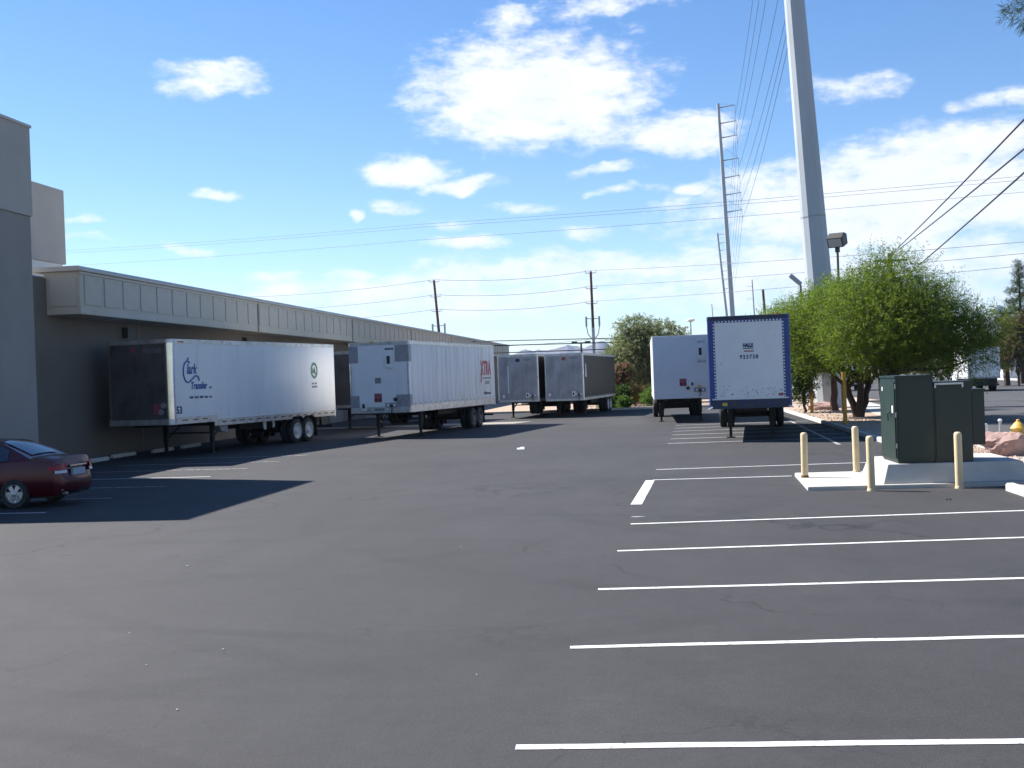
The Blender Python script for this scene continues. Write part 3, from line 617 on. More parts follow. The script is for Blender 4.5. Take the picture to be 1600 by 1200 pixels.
for k in range(8): MB().box(-.15 + k * .04, -.15 + k * .04 + .03, -.006, -.002, 2.96, 3.01).build('name_small_print', M_redfade, t7)
text('front_number', '923738', .175, M_navy, t7, (.0, -.003, 2.74), FRONT, .88, 0, space=1.35, bold=.006)
plate_on_front(t7, 'sticker', M_redfade, w7 - .42, w7 - .26, 1.49, 1.58, .004); plate_on_front(t7, 'warning_sticker', M_yellowd, -w7 + .42, -w7 + .58, 1.2, 1.3, .004, y=-.014)
b = MB()
for k in range(70):
    x = random.gauss(random.choice((-.75, .1, .75)), .22); z = 1.5 + abs(random.gauss(0, .16)); s = random.uniform(.008, .028)
    if abs(x) < w7 - .28: b.prism([(x + s * random.uniform(.5, 1.3) * math.cos(a), z + s * random.uniform(.5, 1) * math.sin(a)) for a in (0, 1.2, 2.4, 3.6, 4.9)], -.004, -.0005, 'y')
tag(b.build('scuff_marks', M_grey, t7), kind='stuff')
MB().box(.9, 1.0, -.02, .1, 4.145, 4.19).build('roof_marker', M_amber, t7)
for s in (-1, 1): MB().tube([(s * (w7 - .1), -.02, 1.16), (s * (w7 + .04), -.05, 1.1)], .025, 6).build('grab_hook', M_whited, t7)

# ------------------------------------------------------------------ cars
def car(name, label, loc, rz, L=4.5, W=1.74, Hh=1.46, paint=M_carred, kind='sedan', group=None):
    t = thing(name, label, 'car', loc, rz, group); w = W / 2
    if kind == 'sedan':
        deck = [(0, .60, .70), (-.03, .92, .80), (-.12, 1.02, .90), (-.35, 1.05, .95), (-.75, 1.05, .985), (-1.6, .99, 1), (-2.6, .96, 1), (-3.35, .97, .99), (-3.9, .86, .95), (-4.3, .74, .86), (-L, .50, .70)]
        gh = [(-.62, 1.04, .66), (-.95, 1.20, .64), (-1.3, 1.36, .62), (-1.6, Hh - .03, .60), (-2.1, Hh, .60), (-2.6, Hh - .03, .60), (-3.0, 1.23, .63), (-3.42, .97, .68)]
    else:
        deck = [(0, .60, .80), (-.03, 1.0, .92), (-.10, 1.08, .97), (-.5, 1.08, 1), (-1.6, 1.06, 1), (-2.6, 1.05, 1), (-3.3, 1.06, .99), (-3.9, 1.0, .95), (-4.3, .9, .88), (-L, .55, .76)]
        gh = [(-.06, 1.08, .72), (-.25, Hh - .2, .70), (-.42, Hh - .02, .66), (-1.2, Hh, .66), (-2.2, Hh, .66), (-2.5, Hh - .03, .66), (-2.9, Hh - .3, .69), (-3.35, 1.05, .72)]
    b = MB(); ns = 13
    xs = np.linspace(0, -L, 34); dz = np.interp(-xs, [-d[0] for d in deck], [d[1] for d in deck]); dw = np.interp(-xs, [-d[0] for d in deck], [d[2] for d in deck])
    for x, z, k in zip(xs, dz, dw):
        ww = w * k; zb = .24 + (.10 if x > -.12 else 0) + (.06 if x < -L + .2 else 0)
        half = [(ww * .90, zb), (ww * .985, zb + .10), (ww, zb + (z - zb) * .45), (ww * .985, zb + (z - zb) * .72), (ww * .95, z - .05), (ww * .84, z - .005), (ww * .45, z + .015)]
        sec = [(x, -a, c) for a, c in half] + [(x, 0, z + .02)] + [(x, a, c) for a, c in half[::-1]]
        b.v += sec
    n = 15
    for i in range(len(xs) - 1):
        for j in range(n): a, c = i * n + j, i * n + (j + 1) % n; b.f.append((a, c, c + n, a + n)); b.mi.append(0)
    b.f += [tuple(range(n))[::-1], tuple(range((len(xs) - 1) * n, len(xs) * n))]; b.mi += [0, 0]
    me = b.mesh('body', paint, smooth=True, ang=40); body = obj('body', me, t)
    axs = (-.98, -L + .88); wr = .31
    # wheel arches cut out of the body
    cut = MB()
    for ax in axs: cut.lathe([(wr + .05, -w - .2), (wr + .05, w + .2)], 28, 'y', (ax, 0, wr))
    cm = cut.mesh('cut', M_black); co = obj('cut', cm)
    md = body.modifiers.new('arch', 'BOOLEAN'); md.operation = 'DIFFERENCE'; md.object = co; md.solver = 'EXACT'
    bpy.context.view_layer.update(); nm = bpy.data.meshes.new_from_object(body.evaluated_get(bpy.context.evaluated_depsgraph_get())); body.modifiers.clear(); body.data = nm; bpy.data.objects.remove(co)
    nm.shade_smooth(); nm.set_sharp_from_angle(angle=R(40))
    for s in (-1, 1): MB().box(axs[1] + .4, axs[0] - .4, *sorted((s * (w - .16), s * (w - .12))), .16, .3).build('sill', M_black, t)
    MB().box(-L + .3, -.25, -w + .25, w - .25, .2, .55).build('underbody', M_black, t)
    g = MB()
    for x, z, k in gh: g.v += [(x, -w * .93, min(z, 1.0) - .06), (x, -w * (.93 + (k / .66 * .66 - .93) * max(0, (z - 1.0)) / (Hh - 1.0)), z - .02), (x, -w * k * .6, z), (x, 0, z + .012), (x, w * k * .6, z), (x, w * (.93 + (k - .93) * max(0, (z - 1.0)) / (Hh - 1.0)), z - .02), (x, w * .93, min(z, 1.0) - .06)]
    for i in range(len(gh) - 1):
        for j in range(6): a = i * 7 + j; g.f.append((a, a + 1, a + 8, a + 7)); g.mi.append(0)
    g.f += [tuple(range(7)), tuple(range((len(gh) - 1) * 7, len(gh) * 7))]; g.mi += [0, 0]
    g.build('cabin', paint, t, smooth=True, ang=32)
    def topz(x): return float(np.interp(-x, [-q[0] for q in gh], [q[1] for q in gh]))
    def hw(x, z):
        k = float(np.interp(-x, [-q[0] for q in gh], [q[2] for q in gh])); zt = topz(x) - .02
        wt = w * (.93 + (k - .93) * max(0, (topz(x) - 1.0)) / (Hh - 1.0)); zb_ = min(topz(x), 1.0) - .06
        return w * .93 + (wt - w * .93) * max(0, min(1, (z - zb_) / max(.01, zt - zb_)))
    # rear window and windscreen follow the slope, 6 mm proud
    def slope(name, xa, xb, k):
        q = MB(); st = np.linspace(xa, xb, 7); vs = []
        for x in st:
            z = topz(x); kk = float(np.interp(-x, [-p[0] for p in gh], [p[2] for p in gh])); e = w * kk * k
            for f_ in (-1, -.55, 0, .55, 1): vs.append((x + .004, e * f_, z + .016 - .012 * abs(f_) ** 2 + (.012 if abs(f_) < .6 else .004)))
        q.add(vs, [(i * 5 + j, i * 5 + j + 1, i * 5 + j + 6, i * 5 + j + 5) for i in range(6) for j in range(4)]); return q.build(name, M_glass, t, smooth=True)
    if kind == 'sedan': slope('rear_window', -.74, -1.50, .92); slope('windscreen', -2.68, -3.30, .92)
    else:
        MB().box(.0, .0, 0, 0, 0, 0); q = MB(); q.add([(-.07, -w * .66, 1.14), (-.07, w * .66, 1.14), (-.29, w * .60, Hh - .16), (-.29, -w * .60, Hh - .16)], [(0, 1, 2, 3)]); o = q.build('rear_window', M_glass, t); o.location.x = .035; slope('windscreen', -2.6, -3.25, .92)
    for s in (-1, 1):
        for xa, xb in (((-1.15, -2.05), (-2.12, -2.95)) if kind == 'sedan' else ((-.45, -1.2), (-1.3, -2.05), (-2.12, -2.85))):
            q = MB(); vs = []
            for x in np.linspace(xa, xb, 6):
                zt = min(topz(x) - .07, Hh - .09); z0 = 1.0
                if zt < z0 + .02: zt = z0 + .02
                vs += [(x, s * (hw(x, z0) + .006), z0), (x, s * (hw(x, zt) + .006), zt)]
            q.add(vs, [(2 * i, 2 * i + 1, 2 * i + 3, 2 * i + 2) for i in range(5)]); q.build('side_window', M_glass, t)
        # lamps
        plan = [(-.012, .56), (-.010, .63), (-.018, .70), (-.045, .80), (-.12, .892), (-.24, .925), (-.36, .95)]
        def lampstrip(nm, m_, zs, n_, par, off):
            q = MB(); vs = []
            for k_, (px_, py_) in enumerate(plan[:n_]):
                f_ = k_ / (n_ - 1); nx, ny = (1, .15) if k_ < 3 else ((.7, .7) if k_ < 5 else (.15, 1))
                lo, hi = zs[0] + zs[2] * f_, zs[1] + zs[3] * f_
                vs += [(px_ + off * nx + .004, s * (w * py_ * .99 + off * ny), lo), (px_ + off * nx - .012, s * (w * py_ * .97 + off * ny), hi)]
            q.add(vs, [(2 * a_, 2 * a_ + 1, 2 * a_ + 3, 2 * a_ + 2) for a_ in range(n_ - 1)]); return q.build(nm, m_, par, smooth=True)
        tl = lampstrip('tail_light', M_taill, (.775, .945, -.005, -.09), 6, t, .028); lampstrip('reversing_lens', M_taillc, (.71, .768, .0, .0), 5, tl, .030)
        q = MB().prism([(s * w * .50, .62), (s * w * .88, .64), (s * w * .86, .74), (s * w * .55, .72)], -L + .10, -L + .13, 'y'); q.v = [(y_, x_, z_) for x_, y_, z_ in q.v]; q.build('headlight', M_taillc, t)
        MB().box(-2.9, -2.72, *sorted((s * (w - .02), s * (w + .14))), .98, 1.10).build('door_mirror', paint, t, bevel=.03)
        for x in (-1.75, -2.75): MB().box(x, x + .16, *sorted((s * (w - .015), s * (w + .018))), .84, .87).build('door_handle', paint, t)
        for ax in axs:
            o = obj('wheel', CTY, t, (ax, s * (w - .19), wr)); o.scale = (1, s, 1); obj('rim', CRIM, o)
    MB().box(-.02, .035, -.26, .26, .64, .78).build('number_plate', M_plate, t); MB().box(-.05, .03, -.36, .36, .83, .862).build('boot_trim', M_trimch, t, bevel=.008)
    MB().box(-.10, .03, -w * .62, w * .62, .50, .515).build('bumper_crease', M_black, t); MB().box(-.14, -.02, -w * .72, w * .72, .345, .362).build('bumper_lip', M_trimch, t)
    MB().tube([(-.25, -.5, .28), (.02, -.5, .28)], .03, 8).build('exhaust', M_greyp, t)
    return t
CTY = MB().lathe([(.20, 0), (.29, .0), (.31, .03), (.31, .17), (.29, .20), (.20, .20)], 28, 'y', caps=False).mesh('car_tyre', M_tyre, smooth=True, ang=50)
cr = MB().lathe([(.20, .02), (.205, .19), (.19, .195), (.18, .16), (.05, .15)], 24, 'y')
for k in range(6):
    a = k * math.pi / 3; c, s = math.cos(a), math.sin(a)
    cr.add([(r_ * c - q_ * s, .185 - (.01 if r_ > .1 else 0), r_ * s + q_ * c) for r_, q_ in ((.03, -.035), (.03, .035), (.19, .05), (.19, -.05))] + [(r_ * c - q_ * s, .15, r_ * s + q_ * c) for r_, q_ in ((.03, -.035), (.03, .035), (.19, .05), (.19, -.05))], [(0, 1, 2, 3), (0, 1, 5, 4), (1, 2, 6, 5), (2, 3, 7, 6), (3, 0, 4, 7)])
cr.lathe([(.06, .15), (.06, .19), (.03, .2)], 12, 'y'); CRIM = cr.mesh('car_rim', M_alloy, smooth=True)
car('parked_car', 'dark red sedan parked nose in towards the taller entrance block of the warehouse', (-12.60, 23.83, 0), 0)
car('parked_car', 'white sport utility car half hidden behind the steel pole and tree trunk', (10.4, 88.5, 0), R(-80), 4.4, 1.8, 1.75, M_carw, 'suv')
def box_truck(label, loc, rz, bw, bl, bh, zb):
    t = thing('box_truck', label, 'truck', loc, rz); w = bw / 2
    MB().box(-w, w, 0, bl, zb, zb + bh).build('cargo_box', M_carw, t, bevel=.02); MB().box(-w - .01, w + .01, -.02, bl + .01, zb - .12, zb - .003).build('box_rail', M_greyp, t)
    MB().box(-w + .1, w - .1, -.02, -.002, zb + .1, zb + bh - .1).build('rear_door', M_whited, t); MB().prism([(bl + .15, .5), (bl + 1.9, .5), (bl + 1.95, 1.2), (bl + 1.5, 1.35), (bl + .9, 2.3), (bl + .15, 2.35)], -w + .15, w - .15, 'x').build('cab', M_carw, t)
    MB().prism([(bl + 1.46, 1.40), (bl + .95, 2.2), (bl + .93, 2.2), (bl + 1.40, 1.40)], -w + .25, w - .25, 'x').build('windscreen', M_glass, t)
    MB().box(-w + .25, w - .25, .05, bl + 1.6, .5, zb - .12).build('chassis', M_black, t); MB().box(-w + .15, w - .15, -.1, .0, .45, .58).build('bumper', M_black, t)
    for y in (1.6, bl + 1.0):
        for s in (-1, 1):
            o = obj('wheel', TY, t, (s * (w - .55), y, .43)); o.scale = (s * .85, .85, .85); obj('rim', RIMD, o)
    for s in (-1, 1): MB().box(s * (w - .3) - .1, s * (w - .3) + .1, -.12, -.101, .62, .72).build('tail_light', M_taill, t)
box_truck('white box truck driving along the street beyond the green cabinets', (25.2, 97, 0), R(-3), 2.45, 5.6, 2.35, 1.15)
box_truck('white delivery truck on the street seen between the tree trunks', (18.0, 116, 0), R(-4), 2.1, 3.6, 1.9, .75)

# ------------------------------------------------------------------ transformer pad, cabinets, bollards
tag(MB().prism([(2.66, 22.98), (7.6, 23.05), (7.6, 26.2), (2.76, 26.19)], -.02, .075).build('concrete_slab', M_conc, bevel=.012), 'flat pale concrete slab under the raised cabinet pad', 'slab')
b = MB(); base = [(4.10, 23.15), (6.95, 23.25), (6.95, 25.75), (4.10, 25.65)]; top = [(4.22, 23.30), (6.72, 23.40), (6.72, 25.60), (4.22, 25.50)]
b.add([(x, y, .0765) for x, y in base] + [(x, y, .44) for x, y in top], [(3, 2, 1, 0), (4, 5, 6, 7)] + [(i, (i + 1) % 4, 4 + (i + 1) % 4, 4 + i) for i in range(4)])
tag(b.build('concrete_pad', M_conc, bevel=.008, ang=18), 'raised concrete pad with sloping sides carrying the green cabinets', 'pad')
def cabinets():
    t = thing('utility_cabinet', 'tall dark green metal utility cabinet with a handle on its sunlit door', 'cabinet', (4.43, 23.42, .44), R(2))
    w, d, h = .70, 1.35, 1.70
    MB().box(0, w, 0, d, .03, h - .05).build('cabinet_body', M_cab, t, bevel=.01); MB().box(.02, w - .02, .02, d - .02, 0, .03).build('plinth', M_cab, t)
    MB().box(-.02, w + .02, -.02, d + .02, h - .049, h).build('cabinet_lid', M_cab, t, bevel=.012)
    dr = MB().box(-.022, -.002, .05, d - .05, .10, h - .12).build('door', M_cab, t, bevel=.006)
    MB().tube([(-.025, .42, .98), (-.07, .42, .97), (-.07, .42, .82)], .014, 6).tube([(-.025, .42, .98), (-.07, .42, .98), (-.07, .30, .98)], .014, 6).build('handle', M_cab, dr)
    MB().box(-.027, -.0225, .16, .26, .98, 1.12).build('sticker', M_whited, dr); MB().box(-.027, -.0225, 1.02, 1.09, 1.40, 1.48).build('sticker', M_whited, dr)
    MB().box(.03, w - .03, -.018, -.002, .1, h - .1).build('front_panel', M_cab, t, bevel=.006)
    for z in (.3, .9, 1.45): MB().tube([(-.012, -.012, z), (-.012, -.012, z + .09)], .012, 6).build('hinge', M_greyp, t)
    t = thing('utility_cabinet', 'lower dark green metal cabinet with galvanised lid strip, joined beside the tall one', 'cabinet', (5.137, 23.47, .44), R(2))
    MB().box(0, .72, 0, 1.2, 0, 1.50).build('cabinet_body', M_cab, t, bevel=.01); MB().box(.03, .71, -.016, -.002, .05, .42).build('lower_panel', M_cab, t, bevel=.005); MB().box(.03, .71, -.016, -.002, .45, 1.40).build('door', M_cab, t, bevel=.005)
    MB().box(-.001, .75, -.03, 1.22, 1.502, 1.56).build('cabinet_lid', M_cab, t, bevel=.01); MB().box(.02, .56, -.045, -.031, 1.50, 1.535).box(.02, .05, -.045, -.031, 1.44, 1.499).box(.53, .56, -.045, -.031, 1.44, 1.499).build('lid_bracket', M_rail, t)
    t = thing('utility_cabinet', 'shallow dark green meter box mounted on the lower cabinet side', 'cabinet', (5.866, 23.66, .75), R(2))
    MB().box(0, .27, 0, .7, 0, 1.06).build('cabinet_body', M_cab, t, bevel=.01); MB().box(-.005, .285, -.015, .71, 1.062, 1.085).build('cabinet_lid', M_cab, t); MB().box(.03, .24, -.014, -.002, .06, 1.0).build('door', M_cab, t, bevel=.004)
cabinets()
bp = MB().lathe([(.072, 0), (.072, .93), (.066, .965), (.045, .985), (.0, .99)], 20, 'z').mesh('bollard_post', M_bollard, smooth=True, ang=40)
for i, (x, y, z, h, lb) in enumerate(((2.84, 25.0, .075, .95, 'cream steel bollard on the slab corner with rust at its foot'), (4.05, 26.0, .075, 1.0, 'cream steel bollard on the slab behind the pad corner'),
        (3.80, 22.72, 0, 1.05, 'cream steel bollard on the asphalt against the slab, before the tall cabinet'), (5.42, 22.84, 0, 1.07, 'cream steel bollard on the asphalt before the raised pad'))):
    t = thing('bollard', lb, 'bollard', (x, y, z), 0, 'cream bollards round the cabinets'); o = obj('post', bp, t); o.scale = (1, 1, h); o.rotation_euler = (random.uniform(-.012, .012), random.uniform(-.012, .012), 0)
    MB().lathe([(.085, 0), (.080, .03), (.073, .05)], 16, 'z').build('base_collar', mat('rust', (.16, .07, .035), .9, var=.4, scale=12) if i == 0 else M_bollard, t)
t = thing('bollard', 'short white bollard on the gravel by the pavement', 'bollard', (8.2, 31.7, .10)); o = obj('post', MB().lathe([(.085, 0), (.085, .6), (.07, .64), (0, .655)], 18).mesh('white_post', M_bolw, smooth=True), t); MB().lathe([(.095, 0), (.09, .03)], 14).build('base_collar', M_bolw, t)
p = gnd(1564, 700); t = thing('marker_post', 'thin grey metal post with white cap between white bollard and hydrant', 'post', (p.x, p.y, .05)); MB().lathe([(.04, 0), (.04, .68)], 12).build('post', M_galv, t, smooth=True); MB().lathe([(.055, .68), (.055, .72), (.03, .74)], 12).build('cap', M_whited, t)
def hydrant(loc):
    t = thing('fire_hydrant', 'yellow fire hydrant behind the pinkish boulder', 'hydrant', loc)
    MB().lathe([(.20, 0), (.20, .04), (.13, .06), (.12, .42), (.15, .44), (.15, .47)], 20).build('barrel', M_hyd, t, smooth=True); MB().lathe([(.20, .472), (.20, .50), (.15, .56), (.10, .63), (.05, .66), (.04, .72), (.0, .73)], 20).build('bonnet', M_hyd, t, smooth=True)
    for s in (-1, 1): MB().lathe([(.05, .1), (.05, .17), (.06, .18), (.06, .22)], 12, 'x', (0, 0, .34)).build('nozzle', M_hyd, t, smooth=True).scale = (s, 1, 1)
    MB().lathe([(.07, -.22), (.07, -.12), (.055, -.1)], 12, 'y', (0, 0, .3)).build('nozzle', M_hyd, t, smooth=True)
p = gnd(1592, 700); hydrant((p.x, p.y, .05))
def boulder(name, label, loc, s, m, seed):
    bm = bmesh.new(); bmesh.ops.create_icosphere(bm, subdivisions=4, radius=1)
    rs = random.Random(int(seed * 10)); pl = []
    for _ in range(15):
        n_ = Vector((rs.gauss(0, 1), rs.gauss(0, 1), rs.gauss(.1, .8))).normalized(); pl.append((n_, rs.uniform(.62, .92)))
    for v in bm.verts:
        q = v.co.normalized() * 1.15
        for n_, d_ in pl:
            e_ = q.dot(n_) - d_
            if e_ > 0: q = q - n_ * e_
        q = q * (1 + .13 * mnoise.fractal(q * 4 + Vector((seed, 0, 0)), 1, 2, 4)); v.co = Vector((q.x * s[0], q.y * s[1], max(-.75, q.z) * s[2]))
    me = bpy.data.meshes.new(name); bm.to_mesh(me); bm.free(); me.materials.append(m); me.shade_smooth(); me.set_sharp_from_angle(angle=R(22)); o = obj(name, me, None, loc); return tag(o, label, 'boulder')
boulder('boulder', 'large pinkish boulder on the gravel in front of the hydrant', (8.1, 28.9, .33), (.72, .45, .45), M_rockp, 3.1)
boulder('boulder', 'small reddish boulder at the foot of the big steel pole', (8.35, 64.0, .25), (.7, .5, .38), M_rockp, 8.4)
for (px, py, h, lb) in ((1321, 663, 2.05, 'tall yellow post beside the multi-stemmed tree trunk'), (1269, 645, 1.7, 'thin yellow post beside the big steel pole')):
    p = gnd(px, py, .1); t = thing('yellow_post', lb, 'post', (p.x, p.y, .08)); MB().box(-.07, .07, -.07, .07, 0, h).build('post', M_yellow, t, bevel=.012); MB().box(-.08, .08, -.08, .08, h + .001, h + .03).build('cap', M_yellow, t)

# ------------------------------------------------------------------ poles, lamps and wires
def steel_pole(label, base, top, r0, r1, arms=(), n=12, band=True):
    t = thing('transmission_pole', label, 'pole', base, 0, 'steel transmission poles'); d = Vector(top) - Vector(base)
    MB().tube([d * k for k in (0, .25, .5, .75, 1)], [r0 + (r1 - r0) * k for k in (0, .25, .5, .75, 1)], n).build('shaft', M_pole, t)
    if band: MB().tube([d * .298, d * .3], [(r0 + (r1 - r0) * .298) + .012] * 2, n).build('joint_band', M_greyp, t); MB().tube([Vector((0, 0, -.02)), Vector((0, 0, .25))], r0 * 1.15, n).build('base_plate', M_conc, t)
    for (f, dx, up) in arms:
        a = d * f; MB().tube([a, a + Vector((dx, 0, up))], [.085, .045], 6).build('arm', M_galv, t); MB().tube([a + Vector((dx, 0, up)), a + Vector((dx, 0, up - 1.1))], .03, 5).build('insulator', M_greyp, t)
        MB().tube([a + Vector((dx, 0, up)), d * min(1, f + .05) + Vector((.1 if dx > 0 else -.1, 0, 0))], .014, 4).build('arm_stay', M_galv, t)
    return t
q0, q1 = atY(1278.5, 430, 67), atY(1241, 0, 67); k = (q0 - q1) / (q0.z - q1.z); nb = q0 - k * q0.z; nt_ = q0 + k * (36 - q0.z)
ARM = [.62, .68, .74, .80, .88, .93, .985]
steel_pole('huge galvanised steel transmission pole rising out of the green trees', (nb.x, 67, 0), (nt_.x, 67, 36), .80, .42, [(max(f, .74) + (.02 * i), 1.1, .25) for i, f in enumerate(ARM)])
far = []
for (px0, py0, px1, py1, Y, r0, r1, sgn, lb) in ((1122, 162, 1146, 520, 145, .40, .17, 1, 'tall thin steel transmission pole with many short arms, next after the huge one'), (1121, 364, 1134, 480, 280, .42, .2, 1, 'distant steel transmission pole with short arms close beside the taller thin one'),
        (1175, 437, 1178.5, 490, 430, .42, .2, -1, 'very distant thin steel pole with arms above the blue framed trailer'), (1112, 475, 1113.5, 492, 585, .4, .2, 1, 'faintest farthest steel pole above the white scuffed trailer')):
    a, c = atY(px0, py0, Y), atY(px1, py1, Y); kk = (a - c) / (a.z - c.z); bs = c - kk * c.z
    steel_pole(lb, (bs.x, Y, 0), (a.x, Y, a.z), r0, r1, [(f, 2.0 * sgn, .25) for f in (ARM if Y < 300 else ARM[3::2])], 8, False); far.append((bs, a))
def wire(label, pts, r, m, sag=0.0, group=None, n=24):
    P = []
    for i in range(len(pts) - 1):
        a, c = Vector(pts[i]), Vector(pts[i + 1]); 
        for j in range(n + (i == len(pts) - 2)): u = j / n; p = a.lerp(c, u); p.z -= sag * 4 * u * (1 - u); P.append(p)
    o = MB().tube(P, r, 5).build('power_line', m, smooth=True); return tag(o, label, 'wire', group)
bs, a = far[0]; d1 = a - Vector((bs.x, 145, 0)); d0 = Vector((nt_.x - nb.x, 0, 36)); d2 = far[1][1] - Vector((far[1][0].x, 280, 0))
for i, f in enumerate(ARM):
    f0 = max(f, .74) + .02 * i; p0 = Vector((nb.x, 67, 0)) + d0 * f0 + Vector((1.1, 0, -.95)); p1 = Vector((bs.x, 145, 0)) + d1 * f + Vector((2.0, 0, -.95)); p2 = Vector((far[1][0].x, 280, 0)) + d2 * f + Vector((2.0, 0, -.95))
    wire('thin conductor hung from the ' + ('lowest', 'second lowest', 'third lowest', 'fourth lowest', 'third highest', 'second highest', 'topmost')[i] + ' arms of the steel poles', [p0, p1, p2], .018, M_alwire, 1.2, 'conductors between the steel poles')
def wood_pole(label, px, top, low, Y, r=.17, fit=True):
    a, c = atY(px[0], top, Y), atY(px[1], low, Y); kk = (a - c) / (a.z - c.z); bs = c - kk * c.z; t = thing('utility_pole', label, 'pole', (bs.x, Y, 0), 0, 'wooden utility poles'); d = a - bs
    MB().tube([Vector((0, 0, 0)), d * .55], [r * 1.25, r * 1.12], 10).build('steel_sleeve', M_galv, t, smooth=True); MB().tube([d * .5, d], [r * 1.05, r * .8], 10).build('shaft', M_wood, t, smooth=True)
    if fit:
        for f, L_ in ((.985, 1), (.86, 1), (.74, 1)):
            for s in (-1, 1): MB().tube([d * f, d * f + Vector((s * .62, 0, .05)), d * f + Vector((s * .62, 0, .32))], .045, 6).build('insulator', M_greyp, t)
        for s in (-1, 1):
            MB().tube([d * .62, d * .62 + Vector((s * .75, 0, .05))], .05, 6).build('bracket', M_greyp, t); MB().box(*sorted((d.x * .58 + s * .65, d.x * .58 + s * .85)), -.1, .1, d.z * .56, d.z * .64).build('cable_terminator', M_galv, t)
            MB().tube([(d.x * .58 + s * .75, 0, d.z * .56), (d.x * .52 + s * .6, 0, d.z * .50), (d.x * .47 + s * .18, 0, d.z * .46)], .05, 6).build('riser_cable', M_black, t)
    return Vector((bs.x, Y, 0)), d
w1b, w1d = wood_pole('brown wooden utility pole rising behind the warehouse roof', (678, 686), 438, 520, 140); w2b, w2d = wood_pole('brown wooden utility pole rising behind the far dark trailers', (923, 928), 424, 545, 135)
wood_pole('dark wooden pole top beside the green tree above the blue framed trailer', (1192, 1195), 452, 490, 125, .16, False)
for i, (f, n_, pr) in enumerate(((.985, 'top', ((1060, 418), (1256, 404), (1600, 369))), (.86, 'middle', ((1060, 433), (1258, 420), (1600, 387))), (.74, 'bottom', ((1060, 453), (1235, 441), (1600, 406))))):
    A, B = w1b + w1d * f + Vector((0, 0, .3)), w2b + w2d * f + Vector((0, 0, .3)); left = A + (A - B) * 1.6; left.z = A.z - .3
    right = atY(pr[2][0], pr[2][1], 95); far_r = B + (right - B) * 1.5
    wire(f'{n_} thin wire strung across the wooden utility poles', [left, A, B, far_r], .022, M_cable, .5)
A, B = w1b + w1d * .46, w2b + w2d * .46; wire('low thin wire between the two wooden utility poles and the tree', [A, B, B + (B - A) * .9], .02, M_cable, .4)
for (lb, l, r_) in (('upper of two close high wires crossing the whole sky', (100, 384), (1600, 262)), ('lower of two close high wires crossing the whole sky', (100, 388), (1600, 268)), ('single high wire crossing the sky below the close pair', (100, 408), (1600, 287))):
    A, B = atY(l[0], l[1], 170), atY(r_[0], r_[1], 110); e = (B - A) * .25; wire(lb, [A - e, (A + B) / 2 - Vector((0, 0, .9)), B + e], .019, M_alwire, .5)
for (lb, y0_, x1_, z1_) in (('low thick cable sagging across behind the far trailers, highest of three', 533, 1060, 526), ('low thick cable across behind the far trailers, middle of three', 540.5, 1060, 532), ('low thick cable across behind the far trailers, lowest of three', 552, 1060, 542)):
    A, B = atY(760, y0_, 118), atY(x1_, z1_, 112); e = (B - A) * .8; wire(lb, [A - e, B + e], .05, M_cable, .0)
# cables along the street, to a pole behind the trees
hp = atY(1390, 396, 75); t = thing('utility_pole', 'wooden utility pole hidden in the green tree crown where the dark cables end', 'pole', (hp.x, 75, 0), 0, 'wooden utility poles'); MB().tube([(0, 0, 0), (0, 0, hp.z)], [.2, .14], 10).build('shaft', M_wood, t, smooth=True); MB().box(-1.0, 1.0, -.06, .06, hp.z - .5, hp.z - .38).build('cross_arm', M_wood, t)
for lb, a, c in (('upper dark cable running from the street side pole overhead', (1600, 187), (1392, 398)), ('middle dark cable running from the street side pole overhead', (1600, 233), (1388, 402)), ('lower dark cable running from the street side pole overhead', (1600, 270), (1390, 452))):
    A, B = atY(*a, 32), atY(*c, 75); wire(lb, [A + (A - B) * .75, A, B], .028, M_cable, .06)
A, B = atY(1480, 513, 120), atY(1620, 503, 112); wire('dark wire passing behind the palm over the street', [A, B], .035, M_cable, .2)
def flood(label, px, py, Y, yaw, s=1.0, tilt=.5):
    p = atY(px, py, Y); t = thing('flood_light', label, 'lamp', (p.x, Y, 0), yaw); h = p.z
    MB().tube([(0, 0, 0), (0, 0, h - .5)], [.08, .055], 10).build('post', M_lamp, t, smooth=True); MB().box(-.09, .09, -.09, .09, h - .62, h - .35).build('bracket', M_lamp, t)
    hd = MB().prism([(-.42 * s, -.30 * s), (.30 * s, -.42 * s), (.42 * s, .12 * s), (.1 * s, .34 * s), (-.42 * s, .25 * s)], -.42 * s, .42 * s, 'x').build('lamp_head', M_lamp, t, bevel=.02); hd.location = (0, 0, h); hd.rotation_euler = (tilt, 0, 0)
    MB().box(-.36 * s, .36 * s, -.435 * s, -.425 * s, -.24 * s, .2 * s).build('lens', M_lens, hd)
flood('square flood light on a thin bronze post above the green trees', 1308, 374, 58, R(-28), .9)
p = atY(1243, 437, 74); t = thing('flood_light', 'flat flood light seen edge on beside the huge steel pole', 'lamp', (p.x, 74, 0)); MB().tube([(.3, 0, 0), (.3, 0, p.z - .35)], [.09, .06], 10).build('post', M_lamp, t, smooth=True)
hd = MB().box(-.45, .45, -.32, .32, -.10, .10).build('lamp_head', M_galv, t, bevel=.03); hd.location = (0, 0, p.z); hd.rotation_euler = (.25, .75, 0); MB().box(-.38, .38, -.26, .26, -.115, -.102).build('lens', M_lens, hd)
p = atY(1079, 501, 118); t = thing('street_lamp', 'small white street lamp above the white scuffed trailer', 'lamp', (p.x, 118, 0)); MB().tube([(0, 0, 0), (.0, 0, p.z)], [.10, .06], 8).build('post', M_galv, t); MB().lathe([(.12, -.15), (.42, 0), (.40, .12), (.1, .2)], 14, 'z', (0, 0, p.z)).build('lamp_head', M_whited, t, smooth=True)
